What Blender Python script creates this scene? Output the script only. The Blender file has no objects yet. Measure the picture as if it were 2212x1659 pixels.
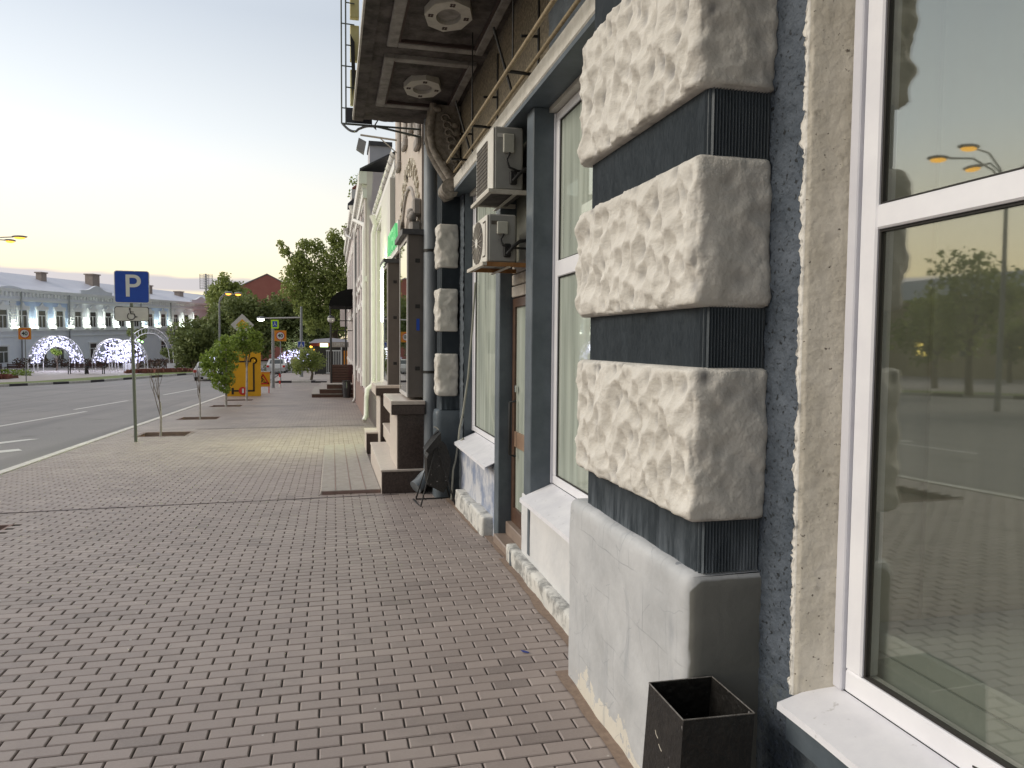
import bpy, math, random
from mathutils import Vector, Matrix, noise
rad = math.radians
random.seed(7)
sc = bpy.context.scene
C = sc.collection

# ---------------------------------------------------------------- camera
def cam_axes(yaw, pitch, roll):
    y, p, r = rad(yaw), rad(pitch), rad(roll)
    f = Vector((math.sin(y)*math.cos(p), math.cos(y)*math.cos(p), math.sin(p)))
    rt = Vector((math.cos(y), -math.sin(y), 0)); up = rt.cross(f)
    return rt*math.cos(r)+up*math.sin(r), -rt*math.sin(r)+up*math.cos(r), f
R_, U_, F_ = cam_axes(13.674, -3.173, 0.493)
cam = bpy.data.cameras.new('camera')
co = bpy.data.objects.new('camera', cam); C.objects.link(co)
co.matrix_world = Matrix(((R_.x, U_.x, -F_.x, 0), (R_.y, U_.y, -F_.y, 0), (R_.z, U_.z, -F_.z, 1.8), (0, 0, 0, 1)))
cam.sensor_width = 36; cam.lens = 1600/2212*36
cam.clip_start = 0.05; cam.clip_end = 2000
sc.camera = co

# ---------------------------------------------------------------- sky, sun, exposure
SUN_AZ, SUN_EL = -84, 7          # degrees: left of the street direction, low after sunset glow
W = bpy.data.worlds.new('World'); sc.world = W; W.use_nodes = True
nt = W.node_tree; N = nt.nodes; L = nt.links; N.clear()
def wn(t, **k):
    n = N.new(t)
    for a, b in k.items(): setattr(n, a, b)
    return n
def wmath(op, a, b=None, c=None, clamp=False):
    n = N.new('ShaderNodeMath'); n.operation = op; n.use_clamp = clamp
    for i, v in enumerate((a, b, c)):
        if v is None: continue
        if isinstance(v, (int, float)): n.inputs[i].default_value = v
        else: L.new(v, n.inputs[i])
    return n.outputs[0]
def wmix(f, a, b):
    n = N.new('ShaderNodeMix'); n.data_type = 'RGBA'
    for i, v in ((0, f), (6, a), (7, b)):
        if isinstance(v, (tuple, list)): n.inputs[i].default_value = (*v, 1)
        elif isinstance(v, (int, float)): n.inputs[i].default_value = v
        else: L.new(v, n.inputs[i])
    return n.outputs[2]
def wramp(src, stops):
    n = N.new('ShaderNodeValToRGB'); e = n.color_ramp.elements
    while len(e) < len(stops): e.new(0.5)
    for el, (p, c) in zip(e, stops): el.position = p; el.color = (*c, 1)
    L.new(src, n.inputs[0]); return n.outputs[0]
tc = N.new('ShaderNodeTexCoord'); sep = N.new('ShaderNodeSeparateXYZ'); L.new(tc.outputs['Generated'], sep.inputs[0])
zz = sep.outputs[2]
grad = wramp(zz, [(0.0, (0.95, 0.84, 0.62)), (0.06, (1.0, 0.90, 0.66)), (0.12, (0.98, 0.94, 0.82)), (0.22, (0.82, 0.85, 0.86)), (0.38, (0.57, 0.62, 0.69)), (0.62, (0.66, 0.72, 0.82)), (1.0, (0.85, 0.88, 0.95))])
# warm glow low in the sky on the left of the street
gl = N.new('ShaderNodeVectorMath'); gl.operation = 'DOT_PRODUCT'; L.new(tc.outputs['Generated'], gl.inputs[0])
gl.inputs[1].default_value = (math.sin(rad(-35)), math.cos(rad(-35)), 0)
g1 = wmath('MULTIPLY', wmath('POWER', wmath('MAXIMUM', gl.outputs['Value'], 0.0), 5.0), wmath('SUBTRACT', 1.0, wmath('MULTIPLY', wmath('ABSOLUTE', wmath('SUBTRACT', zz, 0.03)), 4.5), clamp=True))
col = wmix(wmath('MULTIPLY', g1, 0.8), grad, (1.12, 0.86, 0.46))
# a low band of thin grey lilac cloud over the roofs
nz = N.new('ShaderNodeTexNoise'); nz.inputs['Scale'].default_value = 7; nz.inputs['Detail'].default_value = 3
mp = N.new('ShaderNodeMapping'); mp.inputs['Scale'].default_value = (1, 1, 6); L.new(tc.outputs['Generated'], mp.inputs[0]); L.new(mp.outputs[0], nz.inputs[0])
edge = wmath('ADD', 0.066, wmath('MULTIPLY', nz.outputs['Fac'], 0.035))
band = wmath('MULTIPLY', wmath('MULTIPLY', wmath('SUBTRACT', edge, zz), 160.0, clamp=True), wmath('MULTIPLY', wmath('SUBTRACT', zz, 0.056), 160.0, clamp=True))
bandaz = wmath('MULTIPLY', wmath('SUBTRACT', gl.outputs['Value'], 0.80), 14.0, clamp=True)
col = wmix(wmath('MULTIPLY', wmath('MULTIPLY', band, bandaz), 0.9), col, (0.50, 0.48, 0.54))
# dusk: the side of the sky away from the sunset is much darker
dk = N.new('ShaderNodeVectorMath'); dk.operation = 'DOT_PRODUCT'; L.new(tc.outputs['Generated'], dk.inputs[0]); dk.inputs[1].default_value = (math.sin(rad(-50)), math.cos(rad(-50)), 0)
tt_ = wmath('ADD', 0.5, wmath('MULTIPLY', dk.outputs['Value'], 0.5), clamp=True)
fac = wmath('ADD', 0.31, wmath('MULTIPLY', wmath('POWER', tt_, 1.7), 0.92))
sc_n = N.new('ShaderNodeVectorMath'); sc_n.operation = 'SCALE'; L.new(col, sc_n.inputs[0]); L.new(fac, sc_n.inputs['Scale']); col = sc_n.outputs[0]
sky = N.new('ShaderNodeTexSky'); sky.sky_type = 'NISHITA'; sky.sun_disc = False
sky.sun_elevation = rad(SUN_EL); sky.sun_rotation = rad(SUN_AZ)
bg1 = N.new('ShaderNodeBackground'); bg2 = N.new('ShaderNodeBackground'); add = N.new('ShaderNodeAddShader'); out = N.new('ShaderNodeOutputWorld')
L.new(sky.outputs[0], bg1.inputs[0]); bg1.inputs[1].default_value = 0.012
L.new(col, bg2.inputs[0]); bg2.inputs[1].default_value = 0.82
L.new(bg1.outputs[0], add.inputs[0]); L.new(bg2.outputs[0], add.inputs[1]); L.new(add.outputs[0], out.inputs[0])
sun = bpy.data.lights.new('sun', 'SUN'); sun.energy = 1.6; sun.angle = rad(30); sun.color = (1.0, 0.90, 0.76)
so = bpy.data.objects.new('sun', sun); C.objects.link(so)
SD = Vector((math.sin(rad(SUN_AZ))*math.cos(rad(30)), math.cos(rad(SUN_AZ))*math.cos(rad(30)), math.sin(rad(30))))
so.rotation_euler = SD.to_track_quat('Z', 'Y').to_euler()
so['kind'] = 'light'
sc.view_settings.view_transform = 'Standard'; sc.view_settings.look = 'None'
sc.view_settings.exposure = 0.46; sc.view_settings.gamma = 1; sc.view_settings.use_curve_mapping = False
sc.cycles.use_denoising = True
try: sc.cycles.denoiser = 'OPENIMAGEDENOISE'
except Exception: pass
sc.cycles.max_bounces = 8; sc.cycles.transparent_max_bounces = 12; sc.cycles.caustics_reflective = False; sc.cycles.caustics_refractive = False

# ---------------------------------------------------------------- terrain height
def gz(y):
    if y < 5.5: return 0.0
    if y < 10: return -.035*(y-5.5)
    if y < 60: return -.1575-.022*(y-10)
    return -1.2575

# ---------------------------------------------------------------- materials
def mat(name, c1, c2=None, rough=.7, scale=6, bump=0, bscale=60, metal=0, spec=.4, stretch=(1, 1, 1), emit=None, estr=0, detail=5, contrast=(.35, .65), bdetail=4, extra=None, translucent=0):
    m = bpy.data.materials.new(name); m.use_nodes = True
    t = m.node_tree; n = t.nodes; l = t.links
    b = n['Principled BSDF']; b.inputs['Roughness'].default_value = rough; b.inputs['Metallic'].default_value = metal
    b.inputs['Specular IOR Level'].default_value = spec
    tcn = n.new('ShaderNodeTexCoord'); mpn = n.new('ShaderNodeMapping'); mpn.inputs['Scale'].default_value = stretch
    l.new(tcn.outputs['Object'], mpn.inputs[0])
    if c2 is None: b.inputs['Base Color'].default_value = (*c1, 1)
    else:
        no = n.new('ShaderNodeTexNoise'); no.inputs['Scale'].default_value = scale; no.inputs['Detail'].default_value = detail
        no.inputs['Roughness'].default_value = .65
        l.new(mpn.outputs[0], no.inputs[0])
        r = n.new('ShaderNodeValToRGB'); r.color_ramp.elements[0].position = contrast[0]; r.color_ramp.elements[1].position = contrast[1]
        r.color_ramp.elements[0].color = (*c1, 1); r.color_ramp.elements[1].color = (*c2, 1)
        l.new(no.outputs['Fac'], r.inputs[0]); l.new(r.outputs[0], b.inputs['Base Color'])
        m['_ramp'] = r.name
    if bump:
        nb = n.new('ShaderNodeTexNoise'); nb.inputs['Scale'].default_value = bscale; nb.inputs['Detail'].default_value = bdetail
        l.new(mpn.outputs[0], nb.inputs[0])
        bu = n.new('ShaderNodeBump'); bu.inputs['Strength'].default_value = bump; bu.inputs['Distance'].default_value = .01
        l.new(nb.outputs['Fac'], bu.inputs['Height']); l.new(bu.outputs[0], b.inputs['Normal'])
    if emit: b.inputs['Emission Color'].default_value = (*emit, 1); b.inputs['Emission Strength'].default_value = estr
    if translucent:
        tr = n.new('ShaderNodeBsdfTranslucent'); mx = n.new('ShaderNodeMixShader'); mx.inputs[0].default_value = translucent
        if c2 is None: tr.inputs[0].default_value = (*c1, 1)
        else: l.new(r.outputs[0], tr.inputs[0])
        o = n['Material Output']; l.new(b.outputs[0], mx.inputs[1]); l.new(tr.outputs[0], mx.inputs[2]); l.new(mx.outputs[0], o.inputs[0])
    if extra: extra(m, t, n, l, b, tcn)
    return m

def blend_over(m, fac_socket, colour):
    """mix a second flat colour over the current base colour with the given factor"""
    t = m.node_tree; b = t.nodes['Principled BSDF']; l = t.links
    mx = t.nodes.new('ShaderNodeMix'); mx.data_type = 'RGBA'
    if b.inputs['Base Color'].is_linked: l.new(b.inputs['Base Color'].links[0].from_socket, mx.inputs[6])
    else: mx.inputs[6].default_value = b.inputs['Base Color'].default_value
    mx.inputs[7].default_value = (*colour, 1)
    l.new(fac_socket, mx.inputs[0]); l.new(mx.outputs[2], b.inputs['Base Color'])
def mth(t, op, a, b=None, clamp=False):
    n = t.nodes.new('ShaderNodeMath'); n.operation = op; n.use_clamp = clamp
    for i, v in enumerate((a, b)):
        if v is None: continue
        if isinstance(v, (int, float)): n.inputs[i].default_value = v
        else: t.links.new(v, n.inputs[i])
    return n.outputs[0]
def geo_pos(t):
    g = t.nodes.new('ShaderNodeNewGeometry'); s = t.nodes.new('ShaderNodeSeparateXYZ'); t.links.new(g.outputs['Position'], s.inputs[0])
    return g.outputs['Position'], s.outputs

def paver_mat(name, c1, c2, cm, bw=.196, bh=.0915, rot=0, bump=.75):
    m = bpy.data.materials.new(name); m.use_nodes = True
    t = m.node_tree; n = t.nodes; l = t.links; b = n['Principled BSDF']
    pos, xyz = geo_pos(t)
    # slight waviness of the courses
    wv = n.new('ShaderNodeTexNoise'); wv.inputs['Scale'].default_value = 2.2; l.new(pos, wv.inputs[0])
    wsub = n.new('ShaderNodeVectorMath'); wsub.operation = 'SUBTRACT'; l.new(wv.outputs['Color'], wsub.inputs[0]); wsub.inputs[1].default_value = (.5, .5, .5)
    wsc = n.new('ShaderNodeVectorMath'); wsc.operation = 'SCALE'; l.new(wsub.outputs[0], wsc.inputs[0]); wsc.inputs['Scale'].default_value = .02
    wad = n.new('ShaderNodeVectorMath'); wad.operation = 'ADD'; l.new(pos, wad.inputs[0]); l.new(wsc.outputs[0], wad.inputs[1])
    f2 = n.new('ShaderNodeTexNoise'); f2.inputs['Scale'].default_value = 26; l.new(pos, f2.inputs[0])
    fsub = n.new('ShaderNodeVectorMath'); fsub.operation = 'SUBTRACT'; l.new(f2.outputs['Color'], fsub.inputs[0]); fsub.inputs[1].default_value = (.5, .5, .5)
    fsc = n.new('ShaderNodeVectorMath'); fsc.operation = 'SCALE'; l.new(fsub.outputs[0], fsc.inputs[0]); fsc.inputs['Scale'].default_value = .011
    fad = n.new('ShaderNodeVectorMath'); fad.operation = 'ADD'; l.new(wad.outputs[0], fad.inputs[0]); l.new(fsc.outputs[0], fad.inputs[1])
    br = n.new('ShaderNodeTexBrick'); br.offset = .5
    br.inputs['Scale'].default_value = 1; br.inputs['Brick Width'].default_value = bw; br.inputs['Row Height'].default_value = bh
    br.inputs['Mortar Size'].default_value = .0062; br.inputs['Mortar Smooth'].default_value = .55; br.inputs['Bias'].default_value = -.1
    br.inputs['Color1'].default_value = (*c1, 1); br.inputs['Color2'].default_value = (*c2, 1); br.inputs['Mortar'].default_value = (*cm, 1)
    l.new(fad.outputs[0], br.inputs[0])
    # dirt, worn and dusty areas
    no = n.new('ShaderNodeTexNoise'); no.inputs['Scale'].default_value = .9; no.inputs['Detail'].default_value = 8; no.inputs['Roughness'].default_value = .7; l.new(pos, no.inputs[0])
    r = n.new('ShaderNodeValToRGB'); r.color_ramp.elements[0].position = .36; r.color_ramp.elements[1].position = .66
    r.color_ramp.elements[0].color = (.74, .73, .75, 1); r.color_ramp.elements[1].color = (1.12, 1.1, 1.06, 1); l.new(no.outputs['Fac'], r.inputs[0])
    mx = n.new('ShaderNodeMix'); mx.data_type = 'RGBA'; mx.blend_type = 'MULTIPLY'; mx.inputs[0].default_value = 1
    l.new(br.outputs['Color'], mx.inputs[6]); l.new(r.outputs[0], mx.inputs[7])
    gr = n.new('ShaderNodeTexNoise'); gr.inputs['Scale'].default_value = 70; gr.inputs['Detail'].default_value = 4; l.new(pos, gr.inputs[0])
    r2 = n.new('ShaderNodeValToRGB'); r2.color_ramp.elements[0].color = (.8, .8, .8, 1); r2.color_ramp.elements[1].color = (1.15, 1.15, 1.15, 1); r2.color_ramp.elements[0].position = .3; r2.color_ramp.elements[1].position = .7; l.new(gr.outputs['Fac'], r2.inputs[0])
    mx2 = n.new('ShaderNodeMix'); mx2.data_type = 'RGBA'; mx2.blend_type = 'MULTIPLY'; mx2.inputs[0].default_value = 1
    l.new(mx.outputs[2], mx2.inputs[6]); l.new(r2.outputs[0], mx2.inputs[7])
    # small white paint drips and mossy joints
    sp = n.new('ShaderNodeTexVoronoi'); sp.inputs['Scale'].default_value = 5; l.new(pos, sp.inputs[0])
    spf = mth(t, 'LESS_THAN', sp.outputs['Distance'], .028)
    spm = n.new('ShaderNodeMix'); spm.data_type = 'RGBA'; l.new(mth(t, 'MULTIPLY', spf, .65), spm.inputs[0]); l.new(mx2.outputs[2], spm.inputs[6]); spm.inputs[7].default_value = (.55, .53, .48, 1)
    l.new(spm.outputs[2], b.inputs['Base Color'])
    b.inputs['Roughness'].default_value = .5; b.inputs['Specular IOR Level'].default_value = .7
    h = mth(t, 'ADD', mth(t, 'MULTIPLY', br.outputs['Fac'], -1.0), mth(t, 'MULTIPLY', gr.outputs['Fac'], .25))
    # every stone sits a little differently
    h = mth(t, 'ADD', h, mth(t, 'MULTIPLY', no.outputs['Fac'], 1.3))
    bu = n.new('ShaderNodeBump'); bu.inputs['Strength'].default_value = bump; bu.inputs['Distance'].default_value = .006
    l.new(h, bu.inputs['Height']); l.new(bu.outputs[0], b.inputs['Normal'])
    return m

def stone_paver_mat():
    m = bpy.data.materials.new('brick_paver'); m.use_nodes = True
    t = m.node_tree; n = t.nodes; l = t.links; b = n['Principled BSDF']; pos, xyz = geo_pos(t)
    g = n.new('ShaderNodeNewGeometry'); r = n.new('ShaderNodeValToRGB'); e = r.color_ramp.elements
    e[0].position = 0; e[0].color = (.205, .168, .152, 1); e[1].position = 1; e[1].color = (.335, .278, .25, 1)
    for p, c in ((.08, (.255, .21, .19)), (.9, (.305, .252, .228))): k = e.new(p); k.color = (*c, 1)
    l.new(g.outputs['Random Per Island'], r.inputs[0]); l.new(r.outputs[0], b.inputs['Base Color'])
    def dirt(scale, det, lo, gain, colr, amt):
        no = n.new('ShaderNodeTexNoise'); no.inputs['Scale'].default_value = scale; no.inputs['Detail'].default_value = det; no.inputs['Roughness'].default_value = .7; l.new(pos, no.inputs[0])
        blend_over(m, mth(t, 'MULTIPLY', mth(t, 'MULTIPLY', mth(t, 'SUBTRACT', no.outputs['Fac'], lo), gain, clamp=True), amt), colr); return no
    dirt(.9, 8, .50, 5, (.38, .325, .29), .45); dirt(1.7, 8, .56, 6, (.17, .145, .13), .55); no = dirt(75, 4, .45, 3, (.36, .31, .28), .35); dirt(9, 6, .64, 9, (.13, .12, .10), .6)
    sp = n.new('ShaderNodeTexVoronoi'); sp.inputs['Scale'].default_value = 4.3; l.new(pos, sp.inputs[0])
    n5 = n.new('ShaderNodeTexNoise'); n5.inputs['Scale'].default_value = 1.2; l.new(pos, n5.inputs[0])
    blend_over(m, mth(t, 'MULTIPLY', mth(t, 'LESS_THAN', sp.outputs['Distance'], mth(t, 'MULTIPLY', n5.outputs['Fac'], .055)), .7), (.55, .53, .49))
    b.inputs['Roughness'].default_value = .52; b.inputs['Specular IOR Level'].default_value = .6
    bu = n.new('ShaderNodeBump'); bu.inputs['Strength'].default_value = .5; bu.inputs['Distance'].default_value = .003; l.new(no.outputs['Fac'], bu.inputs['Height']); l.new(bu.outputs[0], b.inputs['Normal'])
    return m

def glass_mat(name, base=.42, tint=(.72, .78, .74), film=None, gain=1.3, wobble=.0, fa=.30, fb=.16):
    m = bpy.data.materials.new(name); m.use_nodes = True
    t = m.node_tree; n = t.nodes; l = t.links; n.remove(n['Principled BSDF'])
    ge = n.new('ShaderNodeNewGeometry'); dp_ = n.new('ShaderNodeVectorMath'); dp_.operation = 'DOT_PRODUCT'; l.new(ge.outputs['Incoming'], dp_.inputs[0]); l.new(ge.outputs['Normal'], dp_.inputs[1])
    fr = mth(t, 'POWER', mth(t, 'SUBTRACT', 1.0, mth(t, 'ABSOLUTE', dp_.outputs['Value']), clamp=True), 4.0)
    f = mth(t, 'ADD', mth(t, 'MULTIPLY', fr, gain), base, clamp=True)
    g = n.new('ShaderNodeBsdfGlossy'); g.inputs['Roughness'].default_value = .022; g.inputs[0].default_value = (.86, .88, .84, 1)
    tr = n.new('ShaderNodeBsdfTransparent'); tr.inputs[0].default_value = (*tint, 1)
    mx = n.new('ShaderNodeMixShader'); l.new(f, mx.inputs[0]); l.new(tr.outputs[0], mx.inputs[1]); l.new(g.outputs[0], mx.inputs[2])
    res = mx.outputs[0]
    if wobble:
        tcn = n.new('ShaderNodeTexCoord'); nb = n.new('ShaderNodeTexNoise'); nb.inputs['Scale'].default_value = 1.1; nb.inputs['Detail'].default_value = 1
        l.new(tcn.outputs['Object'], nb.inputs[0]); bu = n.new('ShaderNodeBump'); bu.inputs['Strength'].default_value = wobble; bu.inputs['Distance'].default_value = .02
        l.new(nb.outputs['Fac'], bu.inputs['Height']); l.new(bu.outputs[0], g.inputs['Normal'])
    if film:   # dusty film with vertical runs on the glass
        tcn = n.new('ShaderNodeTexCoord'); mp_ = n.new('ShaderNodeMapping'); mp_.inputs['Scale'].default_value = (1, 7, .5); l.new(tcn.outputs['Object'], mp_.inputs[0])
        no = n.new('ShaderNodeTexNoise'); no.inputs['Scale'].default_value = 1.5; no.inputs['Detail'].default_value = 6; l.new(mp_.outputs[0], no.inputs[0])
        rr = n.new('ShaderNodeValToRGB'); rr.color_ramp.elements[0].position = .3; rr.color_ramp.elements[1].position = .75; l.new(no.outputs['Fac'], rr.inputs[0])
        d = n.new('ShaderNodeBsdfDiffuse'); d.inputs[0].default_value = (*film, 1)
        m2 = n.new('ShaderNodeMixShader'); l.new(mth(t, 'ADD', mth(t, 'MULTIPLY', rr.outputs[0], fa), fb), m2.inputs[0]); l.new(res, m2.inputs[1]); l.new(d.outputs[0], m2.inputs[2]); res = m2.outputs[0]
    l.new(res, n['Material Output'].inputs[0])
    return m
def emis(name, c, s, base=None):
    return mat(name, base or c, rough=.4, emit=c, estr=s)

M = {}
M['paver'] = paver_mat('paver', (.315, .262, .237), (.262, .218, .197), (.045, .038, .034))
def asph(m, t, n, l, b, tcn):
    pos, xyz = geo_pos(t)
    v = n.new('ShaderNodeTexNoise'); v.inputs['Scale'].default_value = .25; v.inputs['Detail'].default_value = 5; l.new(pos, v.inputs[0])
    f = mth(t, 'MULTIPLY', mth(t, 'SUBTRACT', v.outputs['Fac'], .45), 2.2, clamp=True); blend_over(m, f, (.30, .275, .265))
    mp_ = n.new('ShaderNodeMapping'); mp_.inputs['Scale'].default_value = (1.6, .05, 1); l.new(pos, mp_.inputs[0]); w_ = n.new('ShaderNodeTexNoise'); w_.inputs['Scale'].default_value = 1; w_.inputs['Detail'].default_value = 5; l.new(mp_.outputs[0], w_.inputs[0])
    blend_over(m, mth(t, 'MULTIPLY', mth(t, 'SUBTRACT', w_.outputs['Fac'], .52), 3.0, clamp=True), (.15, .145, .145))
    w2 = n.new('ShaderNodeTexNoise'); w2.inputs['Scale'].default_value = 1.4; w2.inputs['Detail'].default_value = 6; l.new(pos, w2.inputs[0])
    blend_over(m, mth(t, 'MULTIPLY', mth(t, 'SUBTRACT', w2.outputs['Fac'], .60), 5.0, clamp=True), (.14, .135, .13))
M['brick_paver'] = stone_paver_mat()
M['joint_sand'] = mat('joint_sand', (.040, .034, .030), (.075, .066, .055), rough=.95, scale=20)
M['asphalt'] = mat('asphalt', (.20, .19, .19), (.25, .238, .232), rough=.75, scale=30, bump=.3, bscale=200, extra=asph)
M['land'] = mat('land', (.16, .15, .13), (.2, .19, .17), rough=.9, scale=.5)
M['kerb'] = mat('kerb_stone', (.50, .48, .45), (.66, .64, .60), rough=.8, scale=5, bump=.3)
M['kerbdk'] = mat('dark_kerb', (.05, .045, .05), (.07, .06, .07), rough=.8, scale=8)
M['soil'] = mat('soil', (.045, .028, .02), (.07, .045, .032), rough=.95, scale=12, bump=.8, bscale=30)
M['marking'] = mat('road_paint', (.62, .61, .58), (.42, .41, .40), rough=.7, scale=20, contrast=(.5, .75))
M['grass'] = mat('grass', (.09, .12, .03), (.16, .19, .05), rough=.9, scale=3)
M['flower'] = mat('red_flowers', (.28, .07, .07), (.18, .12, .07), rough=.9, scale=8)
M['pave2'] = mat('far_paving', (.36, .32, .30), (.30, .27, .26), rough=.85, scale=2)
# near building paints
def block_extra(m, t, n, l, b, tcn):
    # dirt settled in the hollows (pointiness) and rain streaks
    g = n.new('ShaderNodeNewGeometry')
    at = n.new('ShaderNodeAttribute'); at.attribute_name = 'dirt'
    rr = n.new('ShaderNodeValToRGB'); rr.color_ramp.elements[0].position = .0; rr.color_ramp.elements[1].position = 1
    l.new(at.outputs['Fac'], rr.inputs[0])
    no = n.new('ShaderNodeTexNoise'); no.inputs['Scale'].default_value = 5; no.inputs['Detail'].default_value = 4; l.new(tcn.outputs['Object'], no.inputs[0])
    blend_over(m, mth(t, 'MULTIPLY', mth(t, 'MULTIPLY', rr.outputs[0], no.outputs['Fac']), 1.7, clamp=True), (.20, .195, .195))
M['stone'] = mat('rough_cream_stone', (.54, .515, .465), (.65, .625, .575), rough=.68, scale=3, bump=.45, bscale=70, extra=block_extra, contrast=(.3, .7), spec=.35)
M['rib'] = mat('dark_ribbed_paint', (.045, .057, .068), (.065, .080, .094), rough=.5, scale=9, bump=.2, bscale=120, stretch=(1, 1, .25))
def rib_wear(m, t, n, l, b, tcn):
    pos, xyz = geo_pos(t)
    no = n.new('ShaderNodeTexNoise'); no.inputs['Scale'].default_value = 30; no.inputs['Detail'].default_value = 3
    mp_ = n.new('ShaderNodeMapping'); mp_.inputs['Scale'].default_value = (1, 1, .12); l.new(pos, mp_.inputs[0]); l.new(mp_.outputs[0], no.inputs[0])
    zf = mth(t, 'MULTIPLY', mth(t, 'SUBTRACT', 1.17, xyz[2]), 4.0, clamp=True)
    f = mth(t, 'MULTIPLY', zf, mth(t, 'MULTIPLY', mth(t, 'SUBTRACT', no.outputs['Fac'], .42), 5.0, clamp=True), clamp=True)
    blend_over(m, f, (.22, .25, .28))
M['riblow'] = mat('worn_ribbed_paint', (.055, .069, .082), (.08, .097, .112), rough=.5, scale=9, bump=.2, bscale=120, stretch=(1, 1, .25), extra=rib_wear)
def plinth_extra(m, t, n, l, b, tcn):
    pos, xyz = geo_pos(t)
    # peeling cream patch along the foot
    no = n.new('ShaderNodeTexNoise'); no.inputs['Scale'].default_value = 4.5; no.inputs['Detail'].default_value = 7; no.inputs['Roughness'].default_value = .65; l.new(pos, no.inputs[0])
    edge_ = mth(t, 'MULTIPLY', mth(t, 'SUBTRACT', no.outputs['Fac'], .42), .62)
    f = mth(t, 'GREATER_THAN', edge_, xyz[2])
    f = mth(t, 'MULTIPLY', f, mth(t, 'LESS_THAN', xyz[1], 3.62))
    blend_over(m, f, (.62, .59, .52))
    cb_ = n.new('ShaderNodeCombineXYZ'); l.new(xyz[1], cb_.inputs[0]); l.new(xyz[2], cb_.inputs[1])
    bk = n.new('ShaderNodeTexBrick'); bk.inputs['Scale'].default_value = 1; bk.inputs['Brick Width'].default_value = .31; bk.inputs['Row Height'].default_value = .215; bk.inputs['Mortar Size'].default_value = .0035; bk.inputs['Mortar Smooth'].default_value = .6
    nd = n.new('ShaderNodeTexNoise'); nd.inputs['Scale'].default_value = 5; l.new(pos, nd.inputs[0]); nds = n.new('ShaderNodeVectorMath'); nds.operation = 'SCALE'; nds.inputs['Scale'].default_value = .035; l.new(nd.outputs['Color'], nds.inputs[0])
    nda = n.new('ShaderNodeVectorMath'); nda.operation = 'ADD'; l.new(cb_.outputs[0], nda.inputs[0]); l.new(nds.outputs[0], nda.inputs[1]); l.new(nda.outputs[0], bk.inputs[0])
    blend_over(m, mth(t, 'MULTIPLY', bk.outputs['Fac'], mth(t, 'MULTIPLY', mth(t, 'SUBTRACT', nd.outputs['Fac'], .44), 4.0, clamp=True)), (.27, .28, .30))
    # vertical runs and hairline cracks
    mp_ = n.new('ShaderNodeMapping'); mp_.inputs['Scale'].default_value = (1, 1, .22); l.new(pos, mp_.inputs[0])
    n2 = n.new('ShaderNodeTexNoise'); n2.inputs['Scale'].default_value = 9; n2.inputs['Detail'].default_value = 6; l.new(mp_.outputs[0], n2.inputs[0])
    f2 = mth(t, 'MULTIPLY', mth(t, 'SUBTRACT', n2.outputs['Fac'], .60), 5.0, clamp=True)
    blend_over(m, mth(t, 'MULTIPLY', f2, .65), (.22, .24, .27))
    wr = n.new('ShaderNodeTexNoise'); wr.inputs['Scale'].default_value = 6; l.new(pos, wr.inputs[0])
    wa = n.new('ShaderNodeVectorMath'); wa.operation = 'ADD'; l.new(pos, wa.inputs[0])
    ws = n.new('ShaderNodeVectorMath'); ws.operation = 'SCALE'; ws.inputs['Scale'].default_value = .12; l.new(wr.outputs['Color'], ws.inputs[0]); l.new(ws.outputs[0], wa.inputs[1])
    mb_ = n.new('ShaderNodeMapping'); mb_.inputs['Rotation'].default_value = (rad(90), 0, rad(90)); l.new(wa.outputs[0], mb_.inputs[0])
    vo = n.new('ShaderNodeTexVoronoi'); vo.feature = 'DISTANCE_TO_EDGE'; vo.inputs['Scale'].default_value = 3.4; l.new(wa.outputs[0], vo.inputs[0])
    vs_ = n.new('ShaderNodeTexNoise'); vs_.inputs['Scale'].default_value = 1; vs_.inputs['Detail'].default_value = 4; mv = n.new('ShaderNodeMapping'); mv.inputs['Scale'].default_value = (14, 14, 1.6); l.new(pos, mv.inputs[0]); l.new(mv.outputs[0], vs_.inputs[0])
    f3 = mth(t, 'MULTIPLY', mth(t, 'SUBTRACT', vs_.outputs['Fac'], .69), 22.0, clamp=True)
    blend_over(m, mth(t, 'MULTIPLY', f3, .6), (.11, .125, .15))
    f4 = mth(t, 'MULTIPLY', mth(t, 'LESS_THAN', vo.outputs['Distance'], .006), mth(t, 'GREATER_THAN', n2.outputs['Fac'], .52))
    blend_over(m, mth(t, 'MULTIPLY', f4, .35), (.2, .22, .25))
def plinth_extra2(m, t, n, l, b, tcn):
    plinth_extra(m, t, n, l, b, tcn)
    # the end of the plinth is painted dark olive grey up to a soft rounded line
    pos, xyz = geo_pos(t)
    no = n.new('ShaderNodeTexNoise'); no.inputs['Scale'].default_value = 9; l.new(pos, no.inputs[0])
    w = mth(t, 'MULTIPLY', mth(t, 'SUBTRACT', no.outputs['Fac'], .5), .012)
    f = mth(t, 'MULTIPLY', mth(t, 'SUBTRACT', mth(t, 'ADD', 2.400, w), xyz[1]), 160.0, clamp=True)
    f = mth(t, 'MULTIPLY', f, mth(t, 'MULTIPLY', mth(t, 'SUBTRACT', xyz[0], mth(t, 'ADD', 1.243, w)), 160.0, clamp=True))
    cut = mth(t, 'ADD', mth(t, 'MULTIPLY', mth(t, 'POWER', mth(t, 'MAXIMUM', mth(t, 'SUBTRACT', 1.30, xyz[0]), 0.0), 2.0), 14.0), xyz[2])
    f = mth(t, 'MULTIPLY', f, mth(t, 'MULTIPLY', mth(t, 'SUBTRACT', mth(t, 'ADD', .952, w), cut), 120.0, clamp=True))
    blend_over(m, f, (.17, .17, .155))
M['plinth'] = mat('pale_grey_plinth_paint', (.40, .41, .42), (.51, .52, .53), rough=.6, scale=3, bump=.22, bscale=28, extra=plinth_extra2)
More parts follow.
